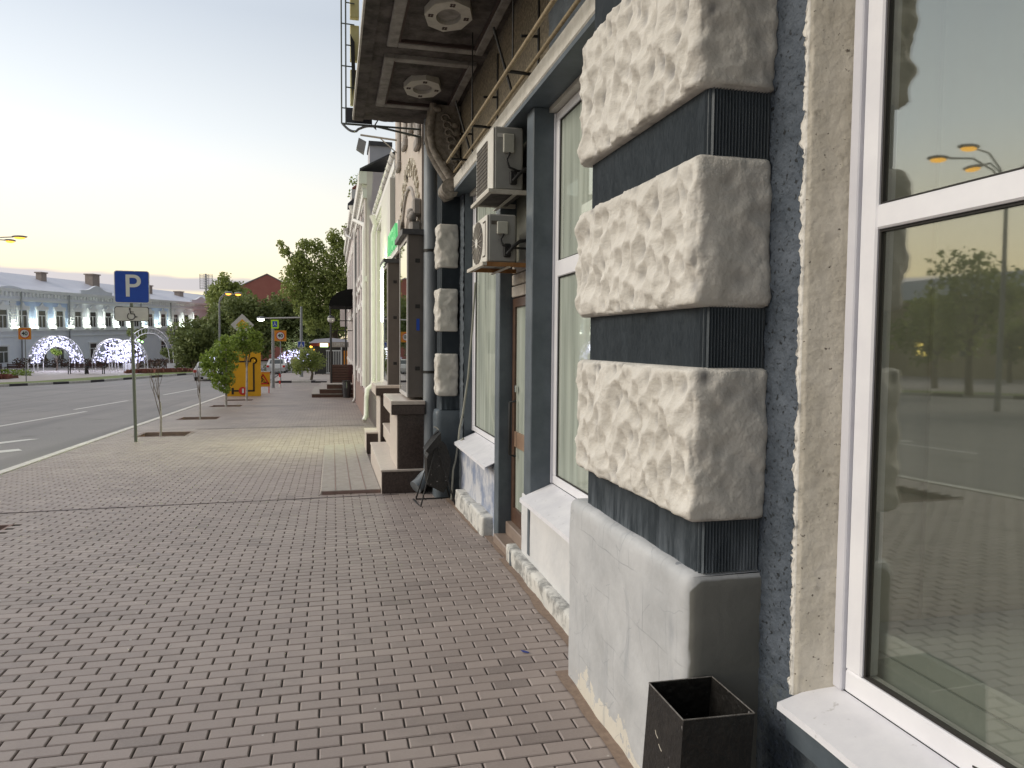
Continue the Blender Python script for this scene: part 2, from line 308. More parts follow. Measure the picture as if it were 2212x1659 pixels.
M['lowwall'] = mat('white_low_wall_paint', (.56, .57, .58), (.66, .66, .66), rough=.6, scale=3, bump=.2, bscale=25)
def ledge_extra(m, t, n, l, b, tcn):
    pos, xyz = geo_pos(t)
    no = n.new('ShaderNodeTexNoise'); no.inputs['Scale'].default_value = 6; no.inputs['Detail'].default_value = 8; no.inputs['Roughness'].default_value = .7; l.new(pos, no.inputs[0])
    blend_over(m, mth(t, 'MULTIPLY', mth(t, 'SUBTRACT', no.outputs['Fac'], .5), 9.0, clamp=True), (.25, .25, .24))
M['ledge'] = mat('chipped_ledge_paint', (.52, .52, .50), (.62, .61, .57), rough=.75, scale=5, bump=.6, bscale=22, extra=ledge_extra)
def rough_wall_extra(m, t, n, l, b, tcn):
    pos, xyz = geo_pos(t)
    vo = n.new('ShaderNodeTexNoise'); vo.inputs['Scale'].default_value = 55; vo.inputs['Detail'].default_value = 2; l.new(pos, vo.inputs[0])
    blend_over(m, mth(t, 'MULTIPLY', mth(t, 'SUBTRACT', .40, vo.outputs['Fac']), 12.0, clamp=True), (.018, .022, .026))
M['bluewall'] = mat('rough_blue_render', (.060, .076, .098), (.105, .125, .155), rough=.75, scale=5, bump=.9, bscale=65, extra=rough_wall_extra, bdetail=3)
def reveal_extra(m, t, n, l, b, tcn):
    pos, xyz = geo_pos(t)
    n3 = n.new('ShaderNodeTexNoise'); n3.inputs['Scale'].default_value = 17; n3.inputs['Detail'].default_value = 7; n3.inputs['Roughness'].default_value = .7; l.new(pos, n3.inputs[0])
    blend_over(m, mth(t, 'MULTIPLY', mth(t, 'SUBTRACT', n3.outputs['Fac'], .60), 6.0, clamp=True), (.34, .31, .25))
    n4 = n.new('ShaderNodeTexNoise'); n4.inputs['Scale'].default_value = 60; l.new(pos, n4.inputs[0])
    blend_over(m, mth(t, 'MULTIPLY', mth(t, 'SUBTRACT', .32, n4.outputs['Fac']), 14.0, clamp=True), (.12, .10, .08))
    blend_over(m, mth(t, 'MULTIPLY', mth(t, 'LESS_THAN', xyz[0], 1.522), .8), (.72, .70, .66))
M['reveal'] = mat('cream_reveal_paint', (.52, .48, .40), (.64, .60, .52), rough=.65, scale=7, bump=.8, bscale=26, detail=8, bdetail=8, extra=reveal_extra)
M['bluerough'] = mat('rough_dark_blue_render', (.07, .085, .10), (.11, .13, .15), rough=.75, scale=7, bump=.9, bscale=60)
M['bluepaint'] = mat('slate_blue_paint', (.070, .088, .104), (.105, .127, .148), rough=.45, scale=4, bump=.1, bscale=40)
M['pvc'] = mat('white_plastic', (.72, .72, .76), (.80, .80, .83), rough=.35, scale=3, spec=.5)
M['pvc2'] = mat('lilac_white_plastic', (.58, .58, .63), (.64, .64, .69), rough=.4, scale=3, spec=.5)
def sill_extra(m, t, n, l, b, tcn):
    no = n.new('ShaderNodeTexNoise'); no.inputs['Scale'].default_value = 26; no.inputs['Detail'].default_value = 5; l.new(tcn.outputs['Object'], no.inputs[0])
    blend_over(m, mth(t, 'MULTIPLY', mth(t, 'SUBTRACT', no.outputs['Fac'], .66), 8.0, clamp=True), (.4, .39, .38))
M['sill'] = mat('white_sill_sheet', (.66, .66, .70), (.76, .76, .79), rough=.4, scale=5, extra=sill_extra, bump=.08, bscale=9)
M['gasket'] = mat('black_gasket', (.02, .018, .016), rough=.6)
M['beam'] = mat('white_washed_beam', (.50, .48, .43), (.62, .60, .55), rough=.7, scale=9, bump=.4, bscale=50)
M['pebble'] = mat('brown_pebbledash', (.10, .085, .06), (.26, .22, .16), rough=.9, scale=38, bump=1.0, bscale=60, detail=3)
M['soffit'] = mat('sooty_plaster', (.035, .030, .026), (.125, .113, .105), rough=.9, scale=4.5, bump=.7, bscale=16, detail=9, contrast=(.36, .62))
M['moulding'] = mat('grey_plaster_moulding', (.20, .19, .175), (.36, .345, .32), rough=.85, scale=6, bump=.3, bscale=30)
M['medal'] = mat('pale_plaster_rosette', (.46, .45, .40), (.58, .56, .50), rough=.8, scale=8)
M['rosedot'] = mat('dark_plaster', (.07, .05, .045), rough=.9)
M['console'] = mat('carved_plaster', (.15, .13, .11), (.33, .30, .26), rough=.8, scale=14, bump=.5, bscale=30)
M['rustpipe'] = mat('rusty_yellow_paint', (.22, .17, .10), (.35, .28, .17), rough=.6, scale=25)
M['rust'] = mat('rusty_steel', (.20, .09, .03), (.33, .17, .06), rough=.7, scale=18)
M['palesteel'] = mat('pale_painted_steel', (.45, .42, .36), (.55, .52, .46), rough=.6, scale=20)
M['blackmetal'] = mat('black_metal', (.012, .012, .012), (.02, .019, .018), rough=.5, scale=20, bump=.3, bscale=60)
def bin_extra(m, t, n, l, b, tcn):
    v = n.new('ShaderNodeTexNoise'); v.inputs['Scale'].default_value = 28; v.inputs['Detail'].default_value = 3; l.new(tcn.outputs['Object'], v.inputs[0])
    blend_over(m, mth(t, 'MULTIPLY', mth(t, 'SUBTRACT', v.outputs['Fac'], .70), 14.0, clamp=True), (.35, .33, .33))
M['binblack'] = mat('bin_black_paint', (.007, .0065, .006), (.016, .0145, .013), rough=.42, scale=24, bump=.6, bscale=45, extra=bin_extra, spec=.5)
M['acbody'] = mat('ac_casing', (.25, .25, .24), (.33, .33, .31), rough=.5, scale=4)
M['acfront'] = mat('ac_front_casing', (.55, .53, .48), (.62, .60, .55), rough=.5, scale=6)
M['acgrille'] = mat('ac_grille', (.05, .045, .04), (.14, .12, .095), rough=.7, scale=18, stretch=(1, 1, .3))
M['acbox'] = mat('ac_side_cover', (.47, .47, .42), (.42, .42, .36), rough=.5, scale=10)
M['black'] = mat('black_rubber', (.015, .015, .015), rough=.6)
M['cable'] = mat('grey_cable', (.28, .28, .24), rough=.6)
M['doorframe'] = mat('brown_door_frame', (.06, .032, .022), (.10, .055, .035), rough=.45, scale=10)
M['woodbrown'] = mat('brown_rail', (.20, .13, .09), (.27, .18, .12), rough=.5, scale=10)
M['tile'] = mat('brown_floor_tile', (.22, .17, .14), (.28, .22, .18), rough=.4, scale=8)
M['whitebrick'] = mat('painted_brick', (.42, .38, .33), (.52, .48, .43), rough=.8, scale=12, bump=.4, bscale=20)
M['chrome'] = mat('chrome', (.7, .7, .7), rough=.15, metal=1)
M['glassW'] = glass_mat('shop_glass', base=.20, tint=(.93, .94, .90), gain=1.0, wobble=.05, film=(.50, .50, .42), fa=.035, fb=.012)
M['glassF'] = glass_mat('dusty_shop_glass', base=.16, tint=(.85, .9, .86), film=(.60, .65, .58), gain=1.3, wobble=.06, fa=.30, fb=.30)
M['roomwall'] = mat('room_wall', (.38, .375, .305), (.43, .425, .345), rough=.9, scale=2)
M['roomfloor'] = mat('room_floor', (.42, .46, .47), (.48, .52, .53), rough=.5, scale=3)
M['innersill'] = mat('inner_sill', (.36, .40, .40), (.40, .44, .44), rough=.4, scale=4)
M['blind'] = mat('grey_green_blind', (.60, .66, .58), (.36, .41, .36), rough=.9, scale=3, stretch=(1, 6, .25), detail=3, contrast=(.3, .7))
M['sheet'] = mat('white_paper', (.70, .72, .72), rough=.7)
M['redpaint'] = mat('red_letters', (.42, .10, .10), rough=.6)
M['pipeblue'] = mat('grey_painted_pipe', (.20, .225, .25), (.29, .315, .34), rough=.45, scale=8, bump=.15, bscale=20, metal=.2, stretch=(1, 1, .3))
# neighbours
M['beige'] = mat('beige_facade', (.48, .42, .37), (.54, .48, .42), rough=.8, scale=2, bump=.15, bscale=40)
M['greyrelief'] = mat('grey_relief', (.28, .26, .24), (.36, .33, .30), rough=.8, scale=6)
M['cream'] = mat('cream_letters', (.56, .52, .43), rough=.7)
M['boxside'] = mat('grey_brown_panel', (.095, .083, .075), (.12, .105, .095), rough=.5, scale=3)
M['boxlight'] = mat('pale_aluminium', (.50, .48, .46), rough=.4)
M['granite'] = mat('brown_granite', (.040, .028, .024), (.078, .057, .050), rough=.32, scale=45, spec=.5, detail=3)
M['sillstone'] = mat('pale_granite_sill', (.50, .44, .39), (.58, .52, .46), rough=.45, scale=20)
M['ramp'] = mat('worn_ramp_slab', (.28, .255, .23), (.35, .32, .29), rough=.7, scale=9, bump=.3, bscale=40)
M['palegreen'] = mat('pale_facade', (.60, .59, .54), (.66, .65, .60), rough=.8, scale=2, bump=.1)
M['white'] = mat('white_paint', (.68, .67, .64), (.74, .73, .70), rough=.5, scale=5)
M['pinkwhite'] = mat('pinkish_white_facade', (.56, .51, .50), (.62, .57, .56), rough=.8, scale=2, bump=.1)
M['chimney'] = mat('chimney_paint', (.46, .46, .49), (.52, .52, .55), rough=.8, scale=3)
M['pinkplinth'] = mat('brown_pink_plinth', (.22, .15, .13), (.27, .19, .165), rough=.7, scale=8)
M['darkroof'] = mat('dark_roof_sheet', (.05, .05, .055), (.08, .08, .085), rough=.5, scale=6)
M['neon'] = emis('green_neon', (.12, .80, .26), .35, base=(.1, .35, .15))
M['lampglow'] = emis('white_lamp', (.88, 1.0, .72), 30)
M['blueb'] = mat('pale_blue_facade', (.48, .60, .80), (.52, .64, .84), rough=.85, scale=1)
M['blueb2'] = mat('white_blue_stucco', (.74, .78, .84), (.80, .83, .87), rough=.85, scale=1)
M['bluebtrim'] = mat('white_stucco_trim', (.78, .80, .80), rough=.85)
M['lilacroof'] = mat('lilac_sheet_roof', (.62, .62, .70), (.68, .68, .74), rough=.5, scale=.5)
M['brick'] = mat('chimney_brick', (.30, .25, .22), (.38, .32, .28), rough=.9, scale=5)
M['darkwin'] = mat('dark_window_pane', (.05, .06, .06), rough=.12, spec=.8)
M['uplight'] = emis('uplight', (.92, 1.0, .84), 4)
M['led'] = emis('led_bulb', (.66, .66, 1.0), 1.15, base=(.3, .3, .4))
M['ledgreen'] = emis('green_led', (.45, 1.0, .30), 3)
M['orange_lamp'] = emis('orange_lamp', (1.0, .36, .05), 2.4)
M['yellow_lamp'] = emis('yellow_lamp', (1.0, .50, .06), 1.6)
M['cool_lamp'] = emis('cool_lamp', (1.0, 1.0, .85), 14)
M['grey'] = mat('grey_metal', (.22, .23, .24), (.28, .29, .30), rough=.45, scale=8)
M['polegreen'] = mat('grey_green_post', (.10, .115, .10), (.15, .165, .145), rough=.55, scale=14, stretch=(1, 1, .2))
M['signblue'] = mat('sign_blue', (.012, .06, .36), (.016, .07, .40), rough=.35, scale=4)
M['signwhite'] = mat('sign_white', (.66, .66, .64), rough=.4)
M['signgrey'] = mat('sign_grey_white', (.52, .51, .49), (.58, .57, .55), rough=.45, scale=8)
M['signyellow'] = mat('sign_yellow', (.66, .33, .008), (.70, .36, .012), rough=.45, scale=3)
M['signorange'] = mat('sign_orange', (.72, .26, .02), rough=.45)
M['signred'] = mat('sign_red', (.55, .03, .02), rough=.4)
M['signblack'] = mat('sign_black', (.02, .015, .012), rough=.5)
M['limegreen'] = mat('lime_sign_edge', (.48, .80, .02), rough=.4)
M['bark'] = mat('bark', (.10, .075, .055), (.16, .125, .095), rough=.9, scale=12, bump=.5, bscale=30)
M['paintedtrunk'] = mat('whitewashed_trunk', (.45, .43, .42), (.30, .27, .25), rough=.9, scale=10)
M['leaf'] = mat('sapling_leaf', (.15, .22, .03), (.28, .37, .08), rough=.55, scale=5, translucent=.35, contrast=(.4, .6))
M['leafbig'] = mat('bright_tree_leaf', (.20, .245, .06), (.36, .41, .13), rough=.6, scale=.8, translucent=.35, contrast=(.4, .6))
M['leafdark'] = mat('dark_tree_leaf', (.12, .15, .045), (.24, .28, .095), rough=.6, scale=.7, translucent=.25, contrast=(.4, .6))
M['redroof'] = mat('red_brown_roof', (.40, .14, .11), (.44, .165, .13), rough=.7, scale=.6)
M['carwhite'] = mat('car_white', (.62, .62, .62), rough=.25, spec=.6)
M['cardark'] = mat('car_dark', (.03, .03, .035), rough=.25, spec=.6)
M['tyre'] = mat('tyre', (.02, .02, .02), rough=.8)
M['canopy'] = mat('black_canopy', (.01, .01, .01), rough=.9, spec=.1)
M['darkred'] = mat('dark_red_brown_boards', (.055, .018, .016), (.085, .032, .028), rough=.4, scale=6, stretch=(.2, .2, 9))
M['yellowwall'] = mat('yellow_far_wall', (.40, .34, .22), (.44, .38, .25), rough=.9, scale=.5)
M['litwin'] = emis('lit_window', (1.0, .75, .18), 1.6)
M['yellowbox'] = mat('yellow_sign_board', (.62, .56, .24), (.70, .66, .36), rough=.5, scale=4)
M['kioskred'] = mat('kiosk_red', (.32, .05, .035), rough=.5)
M['kiosksign'] = emis('kiosk_sign', (.75, 1.0, .45), 2.2)

# ---------------------------------------------------------------- mesh builder
class MB:
    def __init__(s): s.v = []; s.f = []; s.sm = []
    def face(s, *pts, smooth=False):
        k = len(s.v); s.v += [tuple(p) for p in pts]; s.f.append(tuple(range(k, k+len(pts)))); s.sm.append(smooth)
    def raw(s, vs, fs, smooth=False):
        k = len(s.v); s.v += [tuple(p) for p in vs]
        for f in fs: s.f.append(tuple(i+k for i in f)); s.sm.append(smooth)
        return s
    def box(s, x0, x1, y0, y1, z0, z1, bev=0):
        x0, x1 = min(x0, x1), max(x0, x1); y0, y1 = min(y0, y1), max(y0, y1); z0, z1 = min(z0, z1), max(z0, z1)
        if bev <= 0 or min(x1-x0, y1-y0, z1-z0) < 2.2*bev:
            v = [(x, y, z) for z in (z0, z1) for y in (y0, y1) for x in (x0, x1)]
            return s.raw(v, [(0, 2, 3, 1), (4, 5, 7, 6), (0, 1, 5, 4), (2, 6, 7, 3), (0, 4, 6, 2), (1, 3, 7, 5)])
        b = bev; v = []; idx = {}
        for sx in (0, 1):
            for sy in (0, 1):
                for sz in (0, 1):
                    cx, cy, cz = (x1 if sx else x0), (y1 if sy else y0), (z1 if sz else z0)
                    ix, iy, iz = (-b if sx else b), (-b if sy else b), (-b if sz else b)
                    for a, p in (('x', (cx, cy+iy, cz+iz)), ('y', (cx+ix, cy, cz+iz)), ('z', (cx+ix, cy+iy, cz))):
                        idx[(sx, sy, sz, a)] = len(v); v.append(p)
        I = lambda sx, sy, sz, a: idx[(sx, sy, sz, a)]
        f = []
        for k in (0, 1):
            f.append([I(k, 0, 0, 'x'), I(k, 1, 0, 'x'), I(k, 1, 1, 'x'), I(k, 0, 1, 'x')])
            f.append([I(0, k, 0, 'y'), I(1, k, 0, 'y'), I(1, k, 1, 'y'), I(0, k, 1, 'y')])
            f.append([I(0, 0, k, 'z'), I(1, 0, k, 'z'), I(1, 1, k, 'z'), I(0, 1, k, 'z')])
        for p in (0, 1):
            for q in (0, 1):
                f.append([I(p, q, 0, 'x'), I(p, q, 1, 'x'), I(p, q, 1, 'y'), I(p, q, 0, 'y')])
                f.append([I(p, 0, q, 'x'), I(p, 1, q, 'x'), I(p, 1, q, 'z'), I(p, 0, q, 'z')])
                f.append([I(0, p, q, 'y'), I(1, p, q, 'y'), I(1, p, q, 'z'), I(0, p, q, 'z')])
        for sx in (0, 1):
            for sy in (0, 1):
                for sz in (0, 1): f.append([I(sx, sy, sz, 'x'), I(sx, sy, sz, 'y'), I(sx, sy, sz, 'z')])
        c = Vector(((x0+x1)/2, (y0+y1)/2, (z0+z1)/2)); g = []
        for q in f:
            P = [Vector(v[i]) for i in q]; nrm = (P[1]-P[0]).cross(P[2]-P[0]); m_ = sum(P, Vector())/len(P)
            g.append(tuple(q) if nrm.dot(m_-c) > 0 else tuple(reversed(q)))
        return s.raw(v, g)
    def cyl(s, p0, p1, r0, r1=None, n=12, caps=True, smooth=True):
        r1 = r0 if r1 is None else r1; p0 = Vector(p0); p1 = Vector(p1); d = (p1-p0).normalized()
        a = d.orthogonal().normalized(); b = d.cross(a); v = []
        for p, r in ((p0, r0), (p1, r1)):
            for i in range(n):
                t = 2*math.pi*i/n; v.append(p+(a*math.cos(t)+b*math.sin(t))*r)
        s.raw(v, [(i, (i+1) % n, n+(i+1) % n, n+i) for i in range(n)], smooth)
        if caps: s.raw(v, [tuple(reversed(range(n))), tuple(range(n, 2*n))])
        return s
    def tube(s, pts, r, n=8, smooth=True):
        pts = [Vector(p) for p in pts]; rs = r if isinstance(r, (list, tuple)) else [r]*len(pts); v = []; up = None
        for i, p in enumerate(pts):
            d = (pts[min(i+1, len(pts)-1)]-pts[max(i-1, 0)]).normalized()
            if up is None: up = d.orthogonal().normalized()
            a = (up-d*up.dot(d)); a = a.normalized() if a.length > 1e-5 else d.orthogonal().normalized(); up = a; b = d.cross(a)
            for k in range(n):
                t = 2*math.pi*k/n; v.append(p+(a*math.cos(t)+b*math.sin(t))*rs[i])
        f = []
        for i in range(len(pts)-1):
            for k in range(n): f.append((i*n+k, i*n+(k+1) % n, (i+1)*n+(k+1) % n, (i+1)*n+k))
        s.raw(v, f, smooth); s.raw([v[k] for k in range(n)], [tuple(reversed(range(n)))]); s.raw(v[-n:], [tuple(range(n))])
        return s
    def ball(s, c, r, nu=12, nv=8, sc_=(1, 1, 1)):
        v = []; f = []
        for j in range(nv+1):
            ph = math.pi*j/nv
            for i in range(nu):
                th = 2*math.pi*i/nu; v.append((c[0]+r*sc_[0]*math.sin(ph)*math.cos(th), c[1]+r*sc_[1]*math.sin(ph)*math.sin(th), c[2]+r*sc_[2]*math.cos(ph)))
        for j in range(nv):
            for i in range(nu): f.append((j*nu+i, (j+1)*nu+i, (j+1)*nu+(i+1) % nu, j*nu+(i+1) % nu))
        return s.raw(v, f, True)
    def prism(s, poly, off):
        """flat polygon (3d points) extruded by the vector off"""
        n = len(poly); a = [Vector(p) for p in poly]; b = [p+Vector(off) for p in a]
        s.raw(a+b, [tuple(range(n)), tuple(range(2*n-1, n-1, -1))]+[(i, n+i, n+(i+1) % n, (i+1) % n) for i in range(n)])
        return s
    def grid(s, fn, nu, nv, smooth=True):
        v = [fn(i/nu, j/nv) for j in range(nv+1) for i in range(nu+1)]
        return s.raw(v, [(j*(nu+1)+i, j*(nu+1)+i+1, (j+1)*(nu+1)+i+1, (j+1)*(nu+1)+i) for j in range(nv) for i in range(nu)], smooth)
    def islands(s):
        par = list(range(len(s.v))); 
        def find(a):
            while par[a] != a: par[a] = par[par[a]]; a = par[a]
            return a
        key = {}
        for i, v in enumerate(s.v):
            k = (round(v[0], 4), round(v[1], 4), round(v[2], 4))
            if k in key: par[find(i)] = find(key[k])
            else: key[k] = i
        for f in s.f:
            for j in f[1:]: par[find(j)] = find(f[0])
        out = {}
        for f, sm in zip(s.f, s.sm): out.setdefault(find(f[0]), []).append((f, sm))
        res = []
        for fl in out.values():
            m_ = MB(); idx = {}
            for f, sm in fl:
                g = []
                for i in f:
                    if i not in idx: idx[i] = len(m_.v); m_.v.append(s.v[i])
                    g.append(idx[i])
                m_.f.append(tuple(g)); m_.sm.append(sm)
            res.append(m_)
        return res
    def each(s, name, m, parent=None):
        """every separate piece as a part of its own"""
        return [p.build(name, m, parent) for p in s.islands()]
    def build(s, name, m, parent=None, origin=None):
        me = bpy.data.meshes.new(name)
        o = bpy.data.objects.new(name, me); C.objects.link(o)
        if parent is not None:
            p = parent; off = Vector((0, 0, 0))
            while p is not None: off += p.location; p = p.parent
            o.parent = parent
        elif origin is not None: off = Vector(origin); o.location = off
        else:
            xs = [v[0] for v in s.v]; ys = [v[1] for v in s.v]; off = Vector(((min(xs)+max(xs))/2, (min(ys)+max(ys))/2, min(v[2] for v in s.v))); o.location = off
        me.from_pydata([(v[0]-off.x, v[1]-off.y, v[2]-off.z) for v in s.v], [], s.f)
        me.polygons.foreach_set('use_smooth', s.sm); me.update()
        me.materials.append(M[m] if isinstance(m, str) else m)
        return o
def bx(*a, **k): return MB().box(*a, **k)
def tag(o, label=None, cat=None, group=None, kind=None):
    if label: o['label'] = label
    if cat: o['category'] = cat
    if group: o['group'] = group
    if kind: o['kind'] = kind
    return o
def thing(name, loc, label, cat, group=None):
    o = bpy.data.objects.new(name, None); C.objects.link(o); o.location = loc; o.empty_display_size = .2
    return tag(o, label, cat, group)
def struct(o): o['kind'] = 'structure'; return o
def copy_tree(o, parent=None):
    c = o.copy(); C.objects.link(c); c.parent = parent
    for ch in list(o.children): copy_tree(ch, c)
    return c
def text_mesh(body, size, depth=.004, font=None, bold=0.0):
    """letters as a mesh lying in local x/z, facing local -y; returns verts, faces"""
    cu = bpy.data.curves.new('txt', 'FONT'); cu.body = body; cu.size = size; cu.extrude = depth/2; cu.align_x = 'CENTER'; cu.align_y = 'CENTER'; cu.offset = bold
    ob = bpy.data.objects.new('txt', cu); C.objects.link(ob)
    dg = bpy.context.evaluated_depsgraph_get(); me = ob.evaluated_get(dg).to_mesh()
    v = [(p.co.x, -p.co.z, p.co.y) for p in me.vertices]; f = [tuple(p.vertices) for p in me.polygons]
    ob.evaluated_get(dg).to_mesh_clear(); C.objects.unlink(ob); bpy.data.objects.remove(ob); bpy.data.curves.remove(cu)
    return v, f
def put_text(mb, body, size, c, depth=.004, face='-y', sx=1, bold=0.0):
    v, f = text_mesh(body, size, depth, bold=bold)
    if face == '-y': w = [(c[0]+a[0]*sx, c[1]+a[1], c[2]+a[2]) for a in v]
    else: w = [(c[0]+a[1], c[1]-a[0]*sx, c[2]+a[2]) for a in v]      # facing -x, read from the street
    return mb.raw(w, f)
def disc(mb, c, r, n=28, t=.003, r_in=0):
    """upright disc or ring facing -y"""
    if r_in:
        for i in range(n):
            a, b = 2*math.pi*i/n, 2*math.pi*(i+1)/n
            mb.prism([(c[0]+r*math.cos(a), c[1], c[2]+r*math.sin(a)), (c[0]+r*math.cos(b), c[1], c[2]+r*math.sin(b)), (c[0]+r_in*math.cos(b), c[1], c[2]+r_in*math.sin(b)), (c[0]+r_in*math.cos(a), c[1], c[2]+r_in*math.sin(a))], (0, t, 0))
    else: mb.prism([(c[0]+r*math.cos(2*math.pi*i/n), c[1], c[2]+r*math.sin(2*math.pi*i/n)) for i in range(n)], (0, t, 0))
    return mb
def rrect(c, w, h, r, n=5):
    """rounded rectangle outline in x/z at c"""
    pts = []
    for (sx, sz, a0) in ((1, 1, 0), (-1, 1, 90), (-1, -1, 180), (1, -1, 270)):
        for i in range(n+1):
            a = rad(a0+90*i/n); pts.append((c[0]+sx*(w/2-r)+r*math.cos(a), c[1], c[2]+sz*(h/2-r)+r*math.sin(a)))
    return pts
#PART2
# ---------------------------------------------------------------- ground, road, pavement
YB = [-25, -10, 0, 2, 4, 5.5, 6.5, 7.5, 8.5, 10, 15, 20, 25, 30, 40, 50, 60, 80, 100]
def strip(mb, x0, x1, y0, y1, dz=0.0, skirt=0):
    ys = sorted(set([y0, y1]+[y for y in YB if y0 < y < y1]))
    for a, b in zip(ys[:-1], ys[1:]):
        mb.face((x0, a, gz(a)+dz), (x1, a, gz(a)+dz), (x1, b, gz(b)+dz), (x0, b, gz(b)+dz))
        if skirt:
            mb.face((x0, b, gz(b)+dz), (x0, b, gz(b)+dz-skirt), (x0, a, gz(a)+dz-skirt), (x0, a, gz(a)+dz))
            mb.face((x1, a, gz(a)+dz), (x1, a, gz(a)+dz-skirt), (x1, b, gz(b)+dz-skirt), (x1, b, gz(b)+dz))
    return mb
g = MB(); ys = [-80]+YB+[500]
for a, b in zip(ys[:-1], ys[1:]): g.face((-300, a, gz(a)-.19), (300, a, gz(a)-.19), (300, b, gz(b)-.19), (-300, b, gz(b)-.19))
struct(g.build('ground', 'land', origin=(0, 0, 0)))
r = strip(MB(), -60, -4.93, -25, 100, -.13); strip(r, -4.93, 30, 54.2, 57.6, -.13)
struct(r.build('road', 'asphalt', origin=(0, 0, 0)))
PITS = [(7.45, 8.5), (17.62, 18.62), (22.2, 23.2), (27.85, 28.85), (31.7, 32.7)]
pv = MB(); PX0, PX1 = -4.25, -3.18
BY0, BY1 = -1.0, 19.13
for (y0, y1) in ((-25, BY0), (BY1, 54)):
    strip(pv, -4.77, PX0, y0, y1); strip(pv, PX1, 6, y0, y1); ya = y0
    for (a, b) in PITS:
        if a > y0 and b < y1: strip(pv, PX0, PX1, ya, a); ya = b
    strip(pv, PX0, PX1, ya, y1)
struct(pv.build('pavement', 'paver', origin=(0, 0, 0)))
# the near paving, laid stone by stone
sd = MB(); strip(sd, -4.77, PX0, BY0, BY1, -.010); strip(sd, PX1, 6, BY0, BY1, -.010); strip(sd, PX0, PX1, BY0, PITS[0][0], -.010); strip(sd, PX0, PX1, PITS[0][1], PITS[1][0], -.010); strip(sd, PX0, PX1, PITS[1][1], BY1, -.010)
struct(sd.build('pavement_bed', 'joint_sand', origin=(0, 0, 0)))
bk = MB(); rgb_ = random.Random(11); BW, BH = .196, .0915; row = 0; y = BY0
while y+BH <= BY1+.001:
    off = (row % 2)*BW/2+.012*noise.noise(Vector((0, row*.21, 0))); k = 0; x = -4.77-off
    while x < 1.62:
        x0, x1 = max(x, -4.765), x+BW; yc_ = y+BH/2; xc_ = (x0+x1)/2
        if x1-x0 > .04 and not (PX0-.02 < xc_ < PX1+.02 and any(p_[0]-.01 < yc_ < p_[1]+.01 for p_ in PITS[:2])):
            gap = .0042; wv = .007*noise.noise(Vector((xc_*.7, yc_*.7, 3))); a0, a1, b0, b1 = x0+gap, x1-gap, y+gap*.75+wv, y+BH-gap*.75+wv
            dz = .0022*noise.noise(Vector((xc_*1.3, yc_*1.3, 0)))+rgb_.uniform(-.0009, .0009); tx_, ty_ = rgb_.uniform(-.008, .008), rgb_.uniform(-.014, .014); rt = rgb_.uniform(-.008, .008); be = .0050
            P = []
            for (ins, zz_) in ((0, -.012), (0, -.0045), (be, .0)):
                for (px_, py_) in ((a0+ins, b0+ins), (a1-ins, b0+ins), (a1-ins, b1-ins), (a0+ins, b1-ins)):
                    qx, qy = px_-xc_, py_-yc_; P.append((px_-qy*rt, py_+qx*rt, gz(py_)+zz_+dz+qx*tx_*.6+qy*ty_))
            bk.raw(P, [(8, 9, 10, 11)]+[(i, (i+1) % 4, 4+(i+1) % 4, 4+i) for i in range(4)]+[(4+i, 4+(i+1) % 4, 8+(i+1) % 4, 8+i) for i in range(4)])
        x += BW; k += 1
    y += BH; row += 1
struct(bk.build('pavement_bricks', 'brick_paver', origin=(0, 0, 0)))
p2_ = strip(MB(), -4.6, 30, 57.75, 100); struct(p2_.build('far_pavement', 'pave2', origin=(0, 0, 0)))
kb = MB()
ys = sorted(set([-25, 54]+[y for y in YB if y < 54]))
for a, b in zip(ys[:-1], ys[1:]):
    k = gz; x0, x1 = -4.93, -4.772
    kb.face((x0+.015, a, k(a)+.012), (x1, a, k(a)+.012), (x1, b, k(b)+.012), (x0+.015, b, k(b)+.012))
    kb.face((x0, a, k(a)-.16), (x0+.015, a, k(a)+.012), (x0+.015, b, k(b)+.012), (x0, b, k(b)-.16))
    kb.face((x1, a, k(a)+.012), (x1, a, k(a)-.1), (x1, b, k(b)-.1), (x1, b, k(b)+.012))
struct(kb.build('kerb', 'kerb', origin=(0, 0, 0)))
# tree pits with loose earth
for i, (a, b) in enumerate(PITS):
    zc = gz((a+b)/2)
    t = thing('tree_pit', ((PX0+PX1)/2, (a+b)/2, zc-.09), ['square earth pit cut into the paving at the left edge, nearest the camera', 'square earth pit in the paving just behind the parking sign', 'square earth pit around the second bare sapling', 'square earth pit around the nearer leafy sapling', 'square earth pit around the farther leafy sapling by the yellow board'][i], 'tree pit', 'tree pits along the kerb')
    so_ = MB().grid(lambda u, v: (PX0+u*(PX1-PX0), a+v*(b-a), gz(a+v*(b-a))-.075+.03*noise.noise(Vector((u*5, v*5, i)))), 10, 10); so_.build('soil', 'soil', t)
    rim = MB()
    for (x0, x1, y0, y1) in ((PX0, PX0+.03, a, b), (PX1-.03, PX1, a, b), (PX0+.03, PX1-.03, a, a+.03), (PX0+.03, PX1-.03, b-.03, b)): rim.box(x0, x1, y0, y1, zc-.14, min(gz(y0), gz(y1))+.004)
    rim.build('rim', 'pinkplinth', t)
